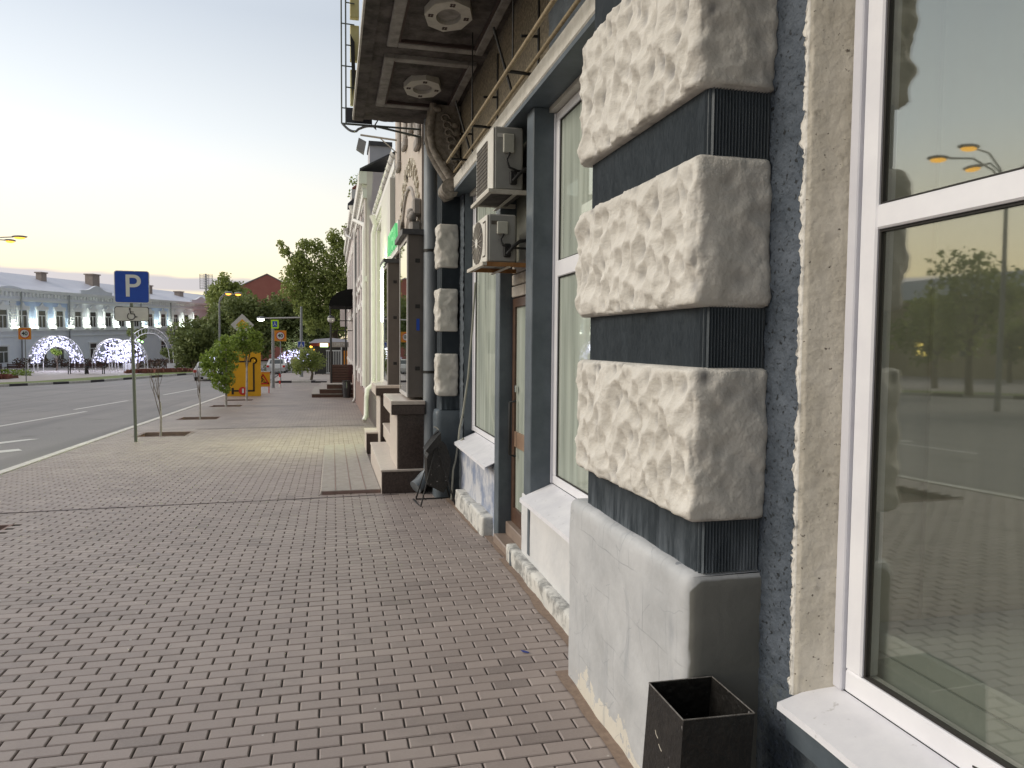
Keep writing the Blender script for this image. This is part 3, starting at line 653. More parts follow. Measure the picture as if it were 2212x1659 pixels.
# dark drainage seams across the paving
for (y0, y1, w, nm) in ((9.14, 9.40, .030, 'a'), (19.1, 19.5, .05, 'b')):
    s_ = MB(); xs = [-4.2+i*.2 for i in range(26)]
    for i in range(25):
        xa, xb = xs[i]-.35*(nm == 'a')*0, xs[i+1]; ya_ = y0+(y1-y0)*i/25+.012*noise.noise(Vector((i*.4, 0, 0))); yb_ = y0+(y1-y0)*(i+1)/25+.012*noise.noise(Vector(((i+1)*.4, 0, 0)))
        if nm == 'b' and xb < -3.1: continue
        s_.face((xa, ya_, gz(ya_)+.004), (xb, yb_, gz(yb_)+.004), (xb, yb_+w, gz(yb_+w)+.004), (xa, ya_+w, gz(ya_+w)+.004))
    struct(s_.build('paving_seam', mat('seam_'+nm, (.055, .04, .045), rough=.9), origin=(0, 0, 0)))
# dirt line where the paving meets the buildings
d_ = MB()
for i in range(70):
    y = 2.2+i*.1; w0 = .05+.05*abs(noise.noise(Vector((y*2, 1, 0)))); w1 = .05+.05*abs(noise.noise(Vector(((y+.1)*2, 1, 0))))
    xb = 1.235 if y < 3.75 else (1.405 if y < 5.95 or y > 6.9 else 1.46)
    d_.face((xb-w0, y, gz(y)+.004), (xb+.02, y, gz(y)+.004), (xb+.02, y+.1, gz(y+.1)+.004), (xb-w1, y+.1, gz(y+.1)+.004))
struct(d_.build('gutter_dirt', mat('sandy_dirt', (.20, .145, .11), (.27, .2, .155), rough=.95, scale=30), origin=(0, 0, 0)))
tag(MB().prism([(1.065, 4.10, .006), (1.085, 4.085, .006), (1.105, 4.06, .006), (1.095, 4.055, .006), (1.07, 4.075, .006)], (0, 0, .004)).build('paper_scrap', mat('blue_paper', (.03, .05, .22), rough=.6)), 'tiny dark blue scrap on the bricks left of the white low wall', 'litter')
# lane lines and arrow
ln = MB()
def lane(xa, ya, xb, yb, w=.13):
    n = 6
    for i in range(n):
        a, b = i/n, (i+1)/n; x0, x1 = xa+(xb-xa)*a, xa+(xb-xa)*b; y0, y1 = ya+(yb-ya)*a, ya+(yb-ya)*b
        ln.face((x0-w/2, y0, gz(y0)-.126), (x0+w/2, y0, gz(y0)-.126), (x1+w/2, y1, gz(y1)-.126), (x1-w/2, y1, gz(y1)-.126))
lane(-9.1, 12, -8.75, 22); lane(-8.75, 22.2, -8.25, 28.2); lane(-8.95, 29.3, -8.6, 35); lane(-8.2, 40, -7.9, 48)
for (a, b, c, d) in (((-7.6, 16.6), (-6.5, 18.9), (-6.72, 18.9), (-7.9, 17.1)), ((-7.2, 15.2), (-6.02, 16.6), (-6.2, 16.9), (-7.4, 15.8))):
    ln.face(*[(p[0], p[1], gz(p[1])-.126) for p in (a, b, c, d)])
ln.face(*[(x, y, gz(y)-.126) for x, y in ((-9.6, 14.2), (-7.3, 15.5), (-7.4, 15.75), (-9.7, 14.5))])
struct(ln.build('road_marking', 'marking', origin=(0, 0, 0)))
# planted island beyond the road, with a black and white kerb
KX = lambda y: -19.9+.345*(y-53.1)
isl = MB()
ys = [y for y in range(-12, 91, 3)]
for a, b in zip(ys[:-1], ys[1:]):
    isl.face((KX(a)-3.4, a, gz(a)+.012), (KX(a)-.16, a, gz(a)+.012), (KX(b)-.16, b, gz(b)+.012), (KX(b)-3.4, b, gz(b)+.012))
gr = isl.build('grass', 'grass', origin=(0, 0, 0)); tag(gr, 'strip of low grass behind the black and white kerb', 'grass', kind='stuff')
isl = MB()
for a, b in zip(ys[:-1], ys[1:]): isl.face((KX(a)-40, a, gz(a)+.004), (KX(a)-3.3, a, gz(a)+.004), (KX(b)-3.3, b, gz(b)+.004), (KX(b)-40, b, gz(b)+.004))
struct(isl.build('park_path', 'pave2', origin=(0, 0, 0)))
k1, k2 = MB(), MB(); y = -12.0; i = 0
while y < 88:
    l_ = 1.5 if i % 2 else 2.2
    (k2 if i % 2 else k1).prism([(KX(y), y, gz(y)-.14), (KX(y)-.17, y, gz(y)-.14), (KX(y)-.17, y, gz(y)+.03), (KX(y), y, gz(y)+.03)], (KX(y+l_)-KX(y), l_, gz(y+l_)-gz(y)))
    y += l_; i += 1
struct(k1.build('island_kerb', 'kerb', origin=(0, 0, 0))); struct(k2.build('island_kerb_dark', 'kerbdk', origin=(0, 0, 0)))
def flowerbed(pts, h, label):
    m_ = MB(); n = len(pts)
    for _ in range(700):
        a = random.random(); i = random.randrange(n-1); p = Vector(pts[i]).lerp(Vector(pts[i+1]), a); q = p+Vector((random.uniform(-.9, .9), random.uniform(-.9, .9)))
        z = gz(q.y)+.02; s_ = random.uniform(.08, .2); t_ = random.uniform(0, 6.28); hh = h*random.uniform(.4, 1)
        m_.face((q.x-s_*math.cos(t_), q.y-s_*math.sin(t_), z), (q.x+s_*math.cos(t_), q.y+s_*math.sin(t_), z), (q.x+s_*math.cos(t_)*.8, q.y+s_*math.sin(t_)*.8, z+hh), (q.x-s_*math.cos(t_)*.8, q.y-s_*math.sin(t_)*.8, z+hh))
    o = m_.build('flowerbed', 'flower'); tag(o, label, 'flowerbed', kind='stuff')
flowerbed([(-27, 62), (-24.5, 64)], .35, 'low bed of red flowers at the left edge of the island')
flowerbed([(-17.5, 74), (-15.5, 76), (-14, 77.5)], .35, 'low bed of red flowers beside the bare metal arch')

# ---------------------------------------------------------------- the shop building at the right
SB = thing('shop_building', (1.6, 4.5, 0), 'grey and cream shop building with rough stone blocks and a balcony along the right side', 'building')
def dent(p, sc_=1.0):
    """hammered hollows with soft ridges between them"""
    wob = noise.noise(Vector((p.y*6, p.z*5, p.x*6)))*.35
    d, _ = noise.voronoi(Vector((p.x*9+wob, p.y*12.2+wob, p.z*9.6-wob)))
    return .060*min(d[0], .8)**1.3
def rough_block(x0, x1, y0, y1, z0, z1, seed, res=.011, r=.030, amp=1.0):
    nx, ny, nz = max(2, int((x1-x0)/res)), max(2, int((y1-y0)/res)), max(2, int((z1-z0)/res)); mb = MB()
    lo = Vector((x0+r, y0+r, z0+r*.5)); hi = Vector((x1-r, y1-r, z1-r*.5)); cache = {}
    def disp(p):
        k = (round(p.x, 4), round(p.y, 4), round(p.z, 4))
        if k in cache: return cache[k]
        q = Vector([min(max(p[i], lo[i]), hi[i]) for i in range(3)]); n = p-q
        if n.length < 1e-6: n = Vector((-1, 0, 0))
        else: n.normalize()
        s = Vector((p.x, p.y, p.z+seed*3.7)); w = min(1, max(0, -n.x))
        d = amp*dent(s)*(.30+.70*w)-.020*w
        ez = min(1, (p.z-z0)/.05, (z1-p.z)/.05); d *= .5+.5*max(0, ez)
        d += .014*noise.noise(s*5.5)+.008*noise.noise(s*15)+.0035*noise.noise(s*38)
        out = q+n*(r*.9)+n*d
        if abs(n.z) > .55: out = q+n*(r*.9)+n*(d*(1-abs(n.z)))
        cache[k] = out; return out
    mb.grid(lambda u, v: disp(Vector((x0, y1+(y0-y1)*u, z0+(z1-z0)*v))), ny, nz)
    mb.grid(lambda u, v: disp(Vector((x0+(x1-x0)*u, y0, z0+(z1-z0)*v))), nx, nz)
    mb.grid(lambda u, v: disp(Vector((x1+(x0-x1)*u, y1, z0+(z1-z0)*v))), nx, nz)
    mb.grid(lambda u, v: disp(Vector((x0+(x1-x0)*u, y0+(y1-y0)*v, z1))), nx, ny)
    mb.grid(lambda u, v: disp(Vector((x0+(x1-x0)*u, y1+(y0-y1)*v, z0))), nx, ny)
    dm = {}
    mb.dent = lambda v: 1-min(1, dent(Vector((v[0], v[1], v[2]+seed*3.7)))/.020)
    return mb
def weld(o, d=.0005):
    import bmesh
    b = bmesh.new(); b.from_mesh(o.data); bmesh.ops.remove_doubles(b, verts=b.verts, dist=d); b.to_mesh(o.data); b.free()
def ribs(x0, x1, y0, y1, z0, z1, pitch=.0122, dep=.011):
    """vertical reeding on the street face and on the near and far sides"""
    pts = []; n = int((x1-x0)/pitch)
    for i in range(n*4): t_ = i/(n*4); pts.append((x1+(x0-x1)*t_, y0-dep*(.5+.5*math.cos(2*math.pi*i/4))*(1 if .02 < t_ < .97 else .3)))
    n = int((y1-y0)/pitch)
    for i in range(n*4): t_ = i/(n*4); pts.append((x0-dep*(.5+.5*math.cos(2*math.pi*i/4))*(1 if .01 < t_ < .99 else .3), y0+(y1-y0)*t_))
    pts += [(x0, y1), (x1, y1)]
    m_ = MB(); v = []
    for z in (z0, z1): v += [(p[0], p[1], z) for p in pts]
    k = len(pts); m_.raw(v, [(i, k+i, k+i+1, i+1) for i in range(k-1)], False)
    return m_
def pilaster(name_label, y0, y1, xw, blocks, plinth_top, plinth_x, rng):
    yb = y1-(.10 if rng == 0 else 0); y1 = y1-(.14 if rng == 0 else 0)
    core = MB(); edges = [plinth_top-.03]+[v for b_ in blocks for v in b_]+[6.2]
    z = edges
    for a, b in zip(z[0::2], z[1::2]):
        if b-a > .02 and a > 1.1: core.raw(*(lambda q: (q.v, q.f))(ribs(1.292, xw, y0+.028, y1-.028, a-.02, b+.02)))
    p = core.build('pilaster', 'rib', SB)
    lowc = ribs(1.292, xw, y0+.028, y1-.028, z[0], z[1]+.02); lowc.build('ribbed_foot', 'riblow', p)
    for i, (a, b) in enumerate(blocks):
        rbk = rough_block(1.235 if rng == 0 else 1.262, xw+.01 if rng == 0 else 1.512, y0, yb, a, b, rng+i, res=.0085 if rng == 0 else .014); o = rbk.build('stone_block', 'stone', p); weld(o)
        lo_c = Vector((0, 0, 0)); q_ = o
        while q_ is not None: lo_c += q_.location; q_ = q_.parent
        at = o.data.attributes.new('dirt', 'FLOAT', 'POINT')
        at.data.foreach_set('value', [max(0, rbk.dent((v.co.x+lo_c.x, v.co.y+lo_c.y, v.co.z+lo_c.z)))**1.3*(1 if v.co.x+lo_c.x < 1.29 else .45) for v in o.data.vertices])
    return p
p1 = pilaster('', 2.385, 3.765, 1.532, [(1.172, 1.706), (1.945, 2.455), (2.709, 3.30), (3.55, 4.15), (4.4, 5.0)], 1.0, 1.24, 0)
p2 = pilaster('', 9.02, 9.32, 1.532, [(1.148, 1.653), (1.942, 2.448), (2.717, 3.229)], 1.0, 1.24, 5)
# plinth of the near pilaster: soft rounded top edge and corner
def plinth_mesh(y0, y1, x0, x1, top, skirt=-.25, res=.03):
    mb = MB(); r = .045; cache = {}
    def P(p):
        q = Vector((max(p.x, x0+r), min(max(p.y, y0+r), y1-r), min(p.z, top-r))); n = p-q
        n = n.normalized() if n.length > 1e-6 else Vector((-1, 0, 0))
        return q+n*(r+.010*noise.noise(p*3.2)+.004*noise.noise(p*11))
    nz_ = int((top-skirt)/res); ny_ = int((y1-y0)/res); nx_ = int((x1-x0)/res)
    mb.grid(lambda u, v: P(Vector((x0, y1+(y0-y1)*u, skirt+(top-skirt)*v))), ny_, nz_)
    mb.grid(lambda u, v: P(Vector((x0+(x1-x0)*u, y0, skirt+(top-skirt)*v))), nx_, nz_)
    mb.grid(lambda u, v: P(Vector((x1+(x0-x1)*u, y1, skirt+(top-skirt)*v))), nx_, nz_)
    mb.grid(lambda u, v: P(Vector((x0+(x1-x0)*u, y0+(y1-y0)*v, top+.012*u))), nx_, ny_)
    return mb
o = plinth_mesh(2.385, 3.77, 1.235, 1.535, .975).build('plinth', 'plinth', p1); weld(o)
o = plinth_mesh(9.02, 9.33, 1.235, 1.535, .975, skirt=-.4, res=.06).build('plinth', 'bluepaint', p2); weld(o)
# rough blue wall between near pilaster and near window, wrapping into the splayed cream reveal
def corner_grid():
    prof = [(1.53, 2.42), (1.53, 2.30), (1.53, 2.175), (1.56, 2.172)]
    seg = []
    for (a, b) in zip(prof[:-1], prof[1:]):
        n = max(1, int(math.hypot(a[0]-b[0], a[1]-b[1])/.009))
        for i in range(n): seg.append((a[0]+(b[0]-a[0])*i/n, a[1]+(b[1]-a[1])*i/n))
    seg.append(prof[-1]); nu = len(seg)-1
    def fn(u, v):
        x, y = seg[round(u*nu)]; z = -.05+4.2*v; w = 1.0 if y > 2.165 else max(.1, 1-(2.165-y)*45)
        p = Vector((x, y, z)); e = noise.noise(p*28)*.008*w+noise.noise(p*60)*.005*w
        y += .016*(z-1.8)/2.0
        return (x-e, y+(e*1.2 if y < 2.22 else 0), z)
    return MB().grid(fn, nu, 380)
corner_grid().build('wall', 'bluewall', SB)
def reveal_grid():
    prof = [(1.524, 2.197), (1.517, 2.188), (1.519, 2.176), (1.533, 2.164), (1.56, 2.155), (1.61, 2.14), (1.668, 2.118)]; nu = 30
    def at_(u):
        k = u*(len(prof)-1); i = min(int(k), len(prof)-2); f = k-i; a, b = prof[i], prof[i+1]; return a[0]+(b[0]-a[0])*f, a[1]+(b[1]-a[1])*f
    def fn(u, v):
        x, y = at_(u); z = .61+3.4*v; w = max(0, 1-u*2.6); p = Vector((x, y, z))
        r_ = .024*noise.noise(Vector((0, 0, z*9)))+.020*noise.noise(Vector((3, 0, z*33)))+.013*noise.noise(Vector((3, 7, z*110)))
        y += w*r_+.016*(z-1.8)/2.0; e = (.012*noise.noise(Vector((u*9, z*30, 1)))+.010*noise.noise(Vector((u*20, z*75, 1))))*min(1, w*1.6)+.0025*noise.noise(Vector((x*30, y*30, z*14)))
        return (x-abs(e)*.8, y-abs(e)*.6, z)
    return MB().grid(fn, nu, 420)
reveal_grid().build('reveal', 'reveal', SB)
w_ = bx(1.53, 1.95, -6, 2.40, -.3, .60, bev=0); w_.box(1.535, 1.95, 2.42, 3.75, -.3, 4.4)
w_.box(1.53, 1.95, -6, 2.2, 3.62, 9)
w_.build('wall', 'bluerough', SB)
# strip of rough wall right of the far pilaster
def corner2():
    def fn(u, v):
        y = 9.06-u*.27; z = -.2+4*v; p = Vector((0, y, z)); e = .012*noise.noise(p*20)+.008*noise.noise(p*45)
        if u > .85: e -= .02*abs(noise.noise(Vector((3, 0, z*11))))
        return (1.53-e, y-(.01*noise.noise(p*15) if u > .9 else 0), z)
    return MB().grid(fn, 22, 160)
corner2().build('wall', 'bluerough', SB)
m_ = bx(1.535, 1.95, 9.04, 9.95, -.4, 9); m_.box(1.545, 1.95, 8.78, 9.04, -.4, 4.6); m_.build('wall', 'bluepaint', SB)
up = MB(); up.box(1.50, 2.0, -6, 9.95, 3.78, 9); up.build('upper_wall', 'pebble', SB)
up = MB().grid(lambda u, v: (1.485-.012*noise.noise(Vector((u*60, v*60, 0)))-.02*noise.noise(Vector((u*20, v*20, 4))), 5.1-2.2*u, 3.70+2.2*v), 60, 60); up.build('upper_render', 'bluerough', SB)
bm = bx(1.40, 1.52, 3.72, 9.02, 3.605, 3.745, bev=.012); bm.build('beam', 'beam', SB)
so2 = bx(1.405, 1.70, 3.74, 9.2, 3.57, 3.603); so2.build('beam_underside', 'bluepaint', SB)

# ---- windows
def win(y0, y1, z0, z1, x, glass, transom=None, fw=.075, name='window', outer=.045):
    fr = MB()
    for (a, b, c, d) in ((y0, y1, z0, z0+fw), (y0, y1, z1-fw, z1), (y0, y0+fw, z0+fw, z1-fw), (y1-fw, y1, z0+fw, z1-fw)): fr.box(x, x+.07, a, b, c, d, bev=.006)
    if transom: fr.box(x-.002, x+.068, y0+fw, y1-fw, transom[0], transom[1], bev=.006)
    f = fr.build(name, 'pvc', SB)
    o_ = MB()
    for (a, b, c, d) in ((y0-outer, y0-.002, z0, z1), (y1+.002, y1+outer, z0, z1)): o_.box(x-.012, x+.06, a, b, c, d, bev=.004)
    o_.each('outer_frame', 'pvc2', f)
    gs = MB()
    spans = [(z0+fw, z1-fw)] if not transom else [(z0+fw, transom[0]), (transom[1], z1-fw)]
    for (a, b) in spans:
        for (p, q, r, s) in ((y0+fw, y1-fw, a, a+.008), (y0+fw, y1-fw, b-.008, b), (y0+fw, y0+fw+.008, a+.008, b-.008), (y1-fw-.008, y1-fw, a+.008, b-.008)): gs.box(x+.012, x+.03, p, q, r, s)
        g_ = MB(); yy0, yy1 = y0+fw, y1-fw
        g_.box(x+.022, x+.028, yy0+.002, yy1-.002, a+.002, b-.002); g_.build('pane', glass, f)
    gs.build('gasket', 'gasket', f)
    return f
w0 = win(-3.0, 2.073, .655, 3.5, 1.65, 'glassW', transom=(2.163, 2.238))
dr = MB().prism([(1.649, 1.535, .688), (1.649, 1.565, .684), (1.649, 1.565, .690), (1.649, 1.535, .694)], (.003, 0, 0)); dr.build('drain_slot', 'gasket', w0)
def sill(y0, y1, x0, x1, z0, z1, parent, lip=.03, over=True):
    m_ = MB(); n = 24
    def fn(u, v):
        y = y0+(y1-y0)*u; x = x0+(x1-x0)*v; z = z0+(z1-z0)*v+.004*noise.noise(Vector((y*4, x*9, 0)))*(1-v)
        return (x+.006*noise.noise(Vector((y*2.3, 7, 0)))*(1-v), y, z)
    m_.grid(fn, n, 4)
    m_.grid(lambda u, v: (fn(1-u, 0)[0]-.002*v, y0+(y1-y0)*(1-u), fn(1-u, 0)[2]-lip*v), n, 1)
    for yy in (y0, y1): m_.prism([(x0, yy, z0-.0005), (x0, yy, z0-.006), (x1, yy, z1-.006), (x1, yy, z1-.0005)], (0, .001 if yy == y0 else -.001, 0))
    return m_.build('sill', 'sill', parent)
sill(-3.0, 2.15, 1.452, 1.655, .600, .652, w0, lip=.022)
m_ = bx(1.475, 1.53, -3, 2.13, .48, .575); m_.build('sill_bed', 'bluepaint', w0)
w1 = win(3.80, 5.44, .72, 3.53, 1.65, 'glassF', transom=(2.30, 2.42), fw=.065, outer=.03)
sill(3.70, 5.46, 1.40, 1.655, .612, .715, w1, lip=.03)
w2 = win(6.80, 8.74, .74, 3.53, 1.65, 'glassF', fw=.06, outer=.03)
sill(6.80, 8.62, 1.40, 1.655, .625, .735, w2, lip=.028)
fb = bx(1.60, 1.66, 3.8, 5.5, 3.535, 3.60); fb.box(1.60, 1.66, 6.7, 8.9, 3.535, 3.60); fb.each('window_head', 'beam', SB)
# low walls below the sills, chipped ledges at the foot
def lump(x0, x1, y0, y1, z0, z1, amp=.006, res=.05, r=.015):
    mb = MB(); c = Vector(((x0+x1)/2, (y0+y1)/2, (z0+z1)/2))
    def P(p):
        q = Vector((min(max(p.x, x0+r), x1-r), min(max(p.y, y0+r), y1-r), min(max(p.z, z0+r), z1-r))); n = p-q
        n = n.normalized() if n.length > 1e-6 else Vector((-1, 0, 0)); e = amp*(noise.noise(p*6)+.7*noise.noise(p*17))
        if amp > .008 and p.z > z1-.001: e += -.012*max(0, noise.noise(p*5))
        return q+n*(r+e)
    nx, ny, nz_ = max(2, int((x1-x0)/res)), max(2, int((y1-y0)/res)), max(2, int((z1-z0)/res))
    mb.grid(lambda u, v: P(Vector((x0, y1+(y0-y1)*u, z0+(z1-z0)*v))), ny, nz_); mb.grid(lambda u, v: P(Vector((x0+(x1-x0)*u, y0, z0+(z1-z0)*v))), nx, nz_)
    mb.grid(lambda u, v: P(Vector((x1+(x0-x1)*u, y1, z0+(z1-z0)*v))), nx, nz_); mb.grid(lambda u, v: P(Vector((x0+(x1-x0)*u, y0+(y1-y0)*v, z1))), nx, ny)
    return mb
o = lump(1.475, 1.70, 3.74, 5.72, -.1, .60, amp=.003).build('low_wall', 'lowwall', SB); weld(o)
o = bx(1.470, 1.474, 5.44, 5.50, .16, .555).build('painted_stripe', 'bluepaint', o)
m_ = lump(1.49, 1.70, 6.76, 8.7, -.2, .60, amp=.008); o = m_.build('low_wall', mat('stained_blue_white_paint', (.22, .26, .36), (.52, .53, .56), rough=.65, scale=3.2, bump=.3, bscale=25, contrast=(.4, .58)), SB); weld(o)
o = lump(1.405, 1.49, 3.74, 5.95, -.15, .125, amp=.0075, res=.022).build('ledge', 'ledge', SB); weld(o)
o = bx(1.398, 1.402, 5.74, 5.79, -.01, .10).build('painted_stripe', 'bluepaint', o)
for (a, b) in ((6.86, 7.52), (7.53, 8.45)):
    o = lump(1.385, 1.50, a, b, -.3, .135 if a < 7 else .10, amp=.0078, res=.022, r=.012).build('ledge', 'ledge', SB); weld(o)
# posts of the entrance bay
bx(1.478, 1.66, 5.46, 5.655, .60, 3.57, bev=.006).build('post', 'bluepaint', SB)
bx(1.478, 1.66, 6.58, 6.755, -.1, 3.57, bev=.006).build('post', 'bluepaint', SB)
# entrance floor and door
bx(1.44, 1.70, 5.73, 6.60, -.15, .045, bev=.008).build('entrance_step', 'tile', SB)
bx(1.55, 1.70, 5.74, 6.578, .045, .16, bev=.006).build('entrance_step', 'tile', SB)
dm = MB()
for (a, b, c, d) in ((5.66, 5.72, .16, 2.2), (6.50, 6.575, .16, 2.2), (5.72, 6.5, 2.12, 2.2), (5.72, 6.5, .16, .30)): dm.box(1.60, 1.655, a, b, c, d, bev=.004)
door = dm.build('door', 'doorframe', SB)
bx(1.606, 1.65, 5.72, 6.5, .86, 1.0, bev=.004).build('rail', 'woodbrown', door)
bx(1.622, 1.630, 5.72, 6.5, .30, 2.12).build('pane', 'glassF', door)
MB().tube([(1.60, 6.42, 1.28), (1.545, 6.42, 1.27), (1.545, 6.42, .80), (1.60, 6.42, .78)], .012).build('handle', 'black', door)
bx(1.585, 1.60, 6.40, 6.44, 1.36, 1.42, bev=.003).build('lock', 'chrome', door)
br_ = MB()
for i in range(2):
    for j in range(3): br_.box(1.585+.004*random.random(), 1.66, 5.66+i*.46, 5.66+i*.46+.44, 2.21+j*.105, 2.21+j*.105+.095, bev=.006)
br_.build('brick_lintel', 'whitebrick', SB)
bx(1.63, 1.66, 5.66, 6.58, 2.53, 3.53).build('panel', mat('grey_green_panel', (.30, .30, .25), (.22, .22, .19), rough=.4, scale=2), SB)
# rooms behind the glass
rm = MB()
rm.face((4.6, -4, .3), (4.6, 9.2, .3), (4.6, 9.2, 3.7), (4.6, -4, 3.7)); rm.face((1.7, -4, 3.65), (2.7, -4, 3.65), (2.7, 9.2, 3.65), (1.7, 9.2, 3.65))  # ceiling stops short: opening added so sky light brightens the room
rm.face((1.96, 2.9, .3), (4.6, 2.9, .3), (4.6, 2.9, 3.7), (1.96, 2.9, 3.7)); rm.face((1.7, -4, .3), (4.6, -4, .3), (4.6, -4, 3.7), (1.7, -4, 3.7))
rm.box(1.722, 1.95, 2.09, 2.16, .66, 3.6); rm.box(1.95, 1.965, 2.075, 2.16, .66, 3.6); rm.box(1.965, 4.6, 2.10, 2.16, .3, 3.7); rm.face((1.72, 9.2, .3), (4.6, 9.2, .3), (4.6, 9.2, 3.7), (1.72, 9.2, 3.7))
rm.box(1.76, 1.95, 2.16, 3.78, 0, 3.7)
rm.build('room_wall', 'roomwall', SB)
bx(1.7, 4.6, -4, 9.2, .25, .3).build('room_floor', 'roomfloor', SB)
iv = bx(1.735, 2.75, -3, 2.088, .80, .872, bev=.008); iv.box(1.735, 1.79, -3, 2.088, .66, .80); iv.build('inner_sill', 'innersill', w0)
bl = MB()
for k_, (a, b) in enumerate(((3.87, 5.36), (6.87, 8.66))):
    n = 46
    bl.grid(lambda u, v, a=a, b=b: (1.80+.012*math.sin(u*n*1.5)+.01*math.sin(u*n*.6), b+(a-b)*u, .73+2.75*v), 150, 1)
bl.each('curtain', 'blind', SB)
sh = bx(1.735, 1.738, 4.50, 5.22, .95, 2.22); shp = sh.build('notice_sheet', 'sheet', SB)
tx = MB()
for (s_, z_, y_) in (('АИ', 2.06, 5.02), ('ТЭ', 1.82, 4.84), ('ЮО', 1.50, 4.98)): put_text(tx, s_, .22, (1.7325, y_, z_), face='-x', sx=-1, bold=.004)
tx.build('letters', 'redpaint', shp)

# ---- balcony overhead
BZ = 4.60
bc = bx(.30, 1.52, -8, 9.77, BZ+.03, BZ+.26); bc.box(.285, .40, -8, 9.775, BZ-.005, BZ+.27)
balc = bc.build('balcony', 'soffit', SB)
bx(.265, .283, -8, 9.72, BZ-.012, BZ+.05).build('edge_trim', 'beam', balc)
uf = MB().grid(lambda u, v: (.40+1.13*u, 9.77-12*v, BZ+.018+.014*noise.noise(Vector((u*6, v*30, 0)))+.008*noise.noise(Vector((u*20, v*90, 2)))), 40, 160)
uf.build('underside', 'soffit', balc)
yc = 8.255
for k_ in range(3):
    y0, y1 = (7.50, 9.05) if k_ == 0 else ((5.62, 7.22) if k_ == 1 else (3.72, 5.35)); x0, x1 = .515, 1.435; fwid = .10
    fm = MB()
    for (a, b, c, d) in ((x0, x0+fwid, y0, y1), (x1-fwid*.8, x1, y0, y1), (x0+fwid, x1-fwid*.8, y0, y0+.09), (x0+fwid, x1-fwid*.8, y1-.09, y1)): fm.box(a, b, c, d, BZ-.025, BZ+.03, bev=.008)
    cf = fm.build('coffer_frame', 'moulding', balc)
    ri = MB()
    for (a, b, c, d) in ((x0+fwid, x0+fwid+.022, y0+.09, y1-.09), (x1-fwid*.8-.022, x1-fwid*.8, y0+.09, y1-.09), (x0+fwid+.022, x1-fwid*.8-.022, y0+.09, y0+.115), (x0+fwid+.022, x1-fwid*.8-.022, y1-.115, y1-.09)): ri.box(a, b, c, d, BZ-.012, BZ+.03)
    ri.build('inner_edge', 'rosedot', cf)
    cx, cy = (x0+x1)/2, (y0+y1)/2-.02
    md = MB(); R1, R0 = .205, .105; 
    for i in range(24):
        a, b = 2*math.pi*i/24, 2*math.pi*(i+1)/24
        def oc(t, R=R1): s_ = math.pi/4; tt = (t % s_)-s_/2; return R*math.cos(s_/2)/math.cos(tt)
        pa = [(cx+oc(a)*math.cos(a), cy+1.5*oc(a)*math.sin(a)), (cx+oc(b)*math.cos(b), cy+1.5*oc(b)*math.sin(b)), (cx+R0*math.cos(b), cy+1.5*R0*math.sin(b)), (cx+R0*math.cos(a), cy+1.5*R0*math.sin(a))]
        md.prism([(p[0], p[1], BZ-.045) for p in pa], (0, 0, .07))
    mo = md.build('rosette', 'medal', cf)
    hb = MB().prism([(cx+.095*math.cos(t*math.pi/10), cy+.143*math.sin(t*math.pi/10), BZ-.015) for t in range(20)], (0, 0, .04)); hb.build('boss', 'moulding', mo)
    dd = MB()
    for i in range(4):
        a = math.pi/2*i; px_, py_ = cx+.152*math.cos(a), cy+.228*math.sin(a)
        for j in range(4):
            b = a+math.pi/2*j+math.pi/4; q = (px_+.016*math.cos(b), py_+.022*math.sin(b)); dd.cyl((q[0], q[1], BZ-.049), (q[0], q[1], BZ-.044), .012, n=8)
    dd.each('flower_mark', 'rosedot', mo)
# carved scroll console carrying the balcony end
cs = MB()
pr = [(1.17, 4.58, .06), (1.145, 4.40, .065), (1.13, 4.22, .06), (1.16, 4.07, .055), (1.23, 3.95, .06), (1.30, 3.85, .065), (1.37, 3.76, .075), (1.41, 3.65, .08), (1.40, 3.56, .07), (1.335, 3.53, .055), (1.29, 3.59, .05)]
for yy, s_ in ((8.80, 1), (9.02, 1)): cs.tube([(p[0], yy, p[1]) for p in pr], [p[2]*.75 for p in pr], n=10)
cs.prism([(p[0]+.02, 8.80, p[1]) for p in pr]+[(1.485, 8.80, 3.66), (1.485, 8.80, 4.58)], (0, .22, 0))
for i in range(9):   # leaf curls on the side
    a = i/8; x = 1.30+.17*a; z = 4.42-.66*a; cs.tube([(x+.06*math.cos(t)*(1-t/9), 8.775, z+.06*math.sin(t)*(1-t/9)) for t in [k*.7 for k in range(9)]], .014, n=6)
cs.tube([(1.43+.07*math.exp(-.12*t)*math.cos(t), 8.762, 3.72+.07*math.exp(-.12*t)*math.sin(t)) for t in [k*.45 for k in range(26)]], .013, n=6)
cs.cyl((1.365, 8.74, 3.62), (1.365, 9.08, 3.62), .105, n=20); cs.cyl((1.365, 8.725, 3.62), (1.365, 8.74, 3.62), .05, n=14); cs.ball((1.33, 8.78, 3.80), .035); cs.ball((1.30, 8.78, 3.90), .03); cs.ball((1.20, 8.79, 4.52), .05, sc_=(1.3, 1, .8))
for i in range(5): cs.ball((1.42+.02*(i % 2), 8.78, 4.35-.1*i), .045, sc_=(1, .5, .8))
cs.build('console', 'console', balc)
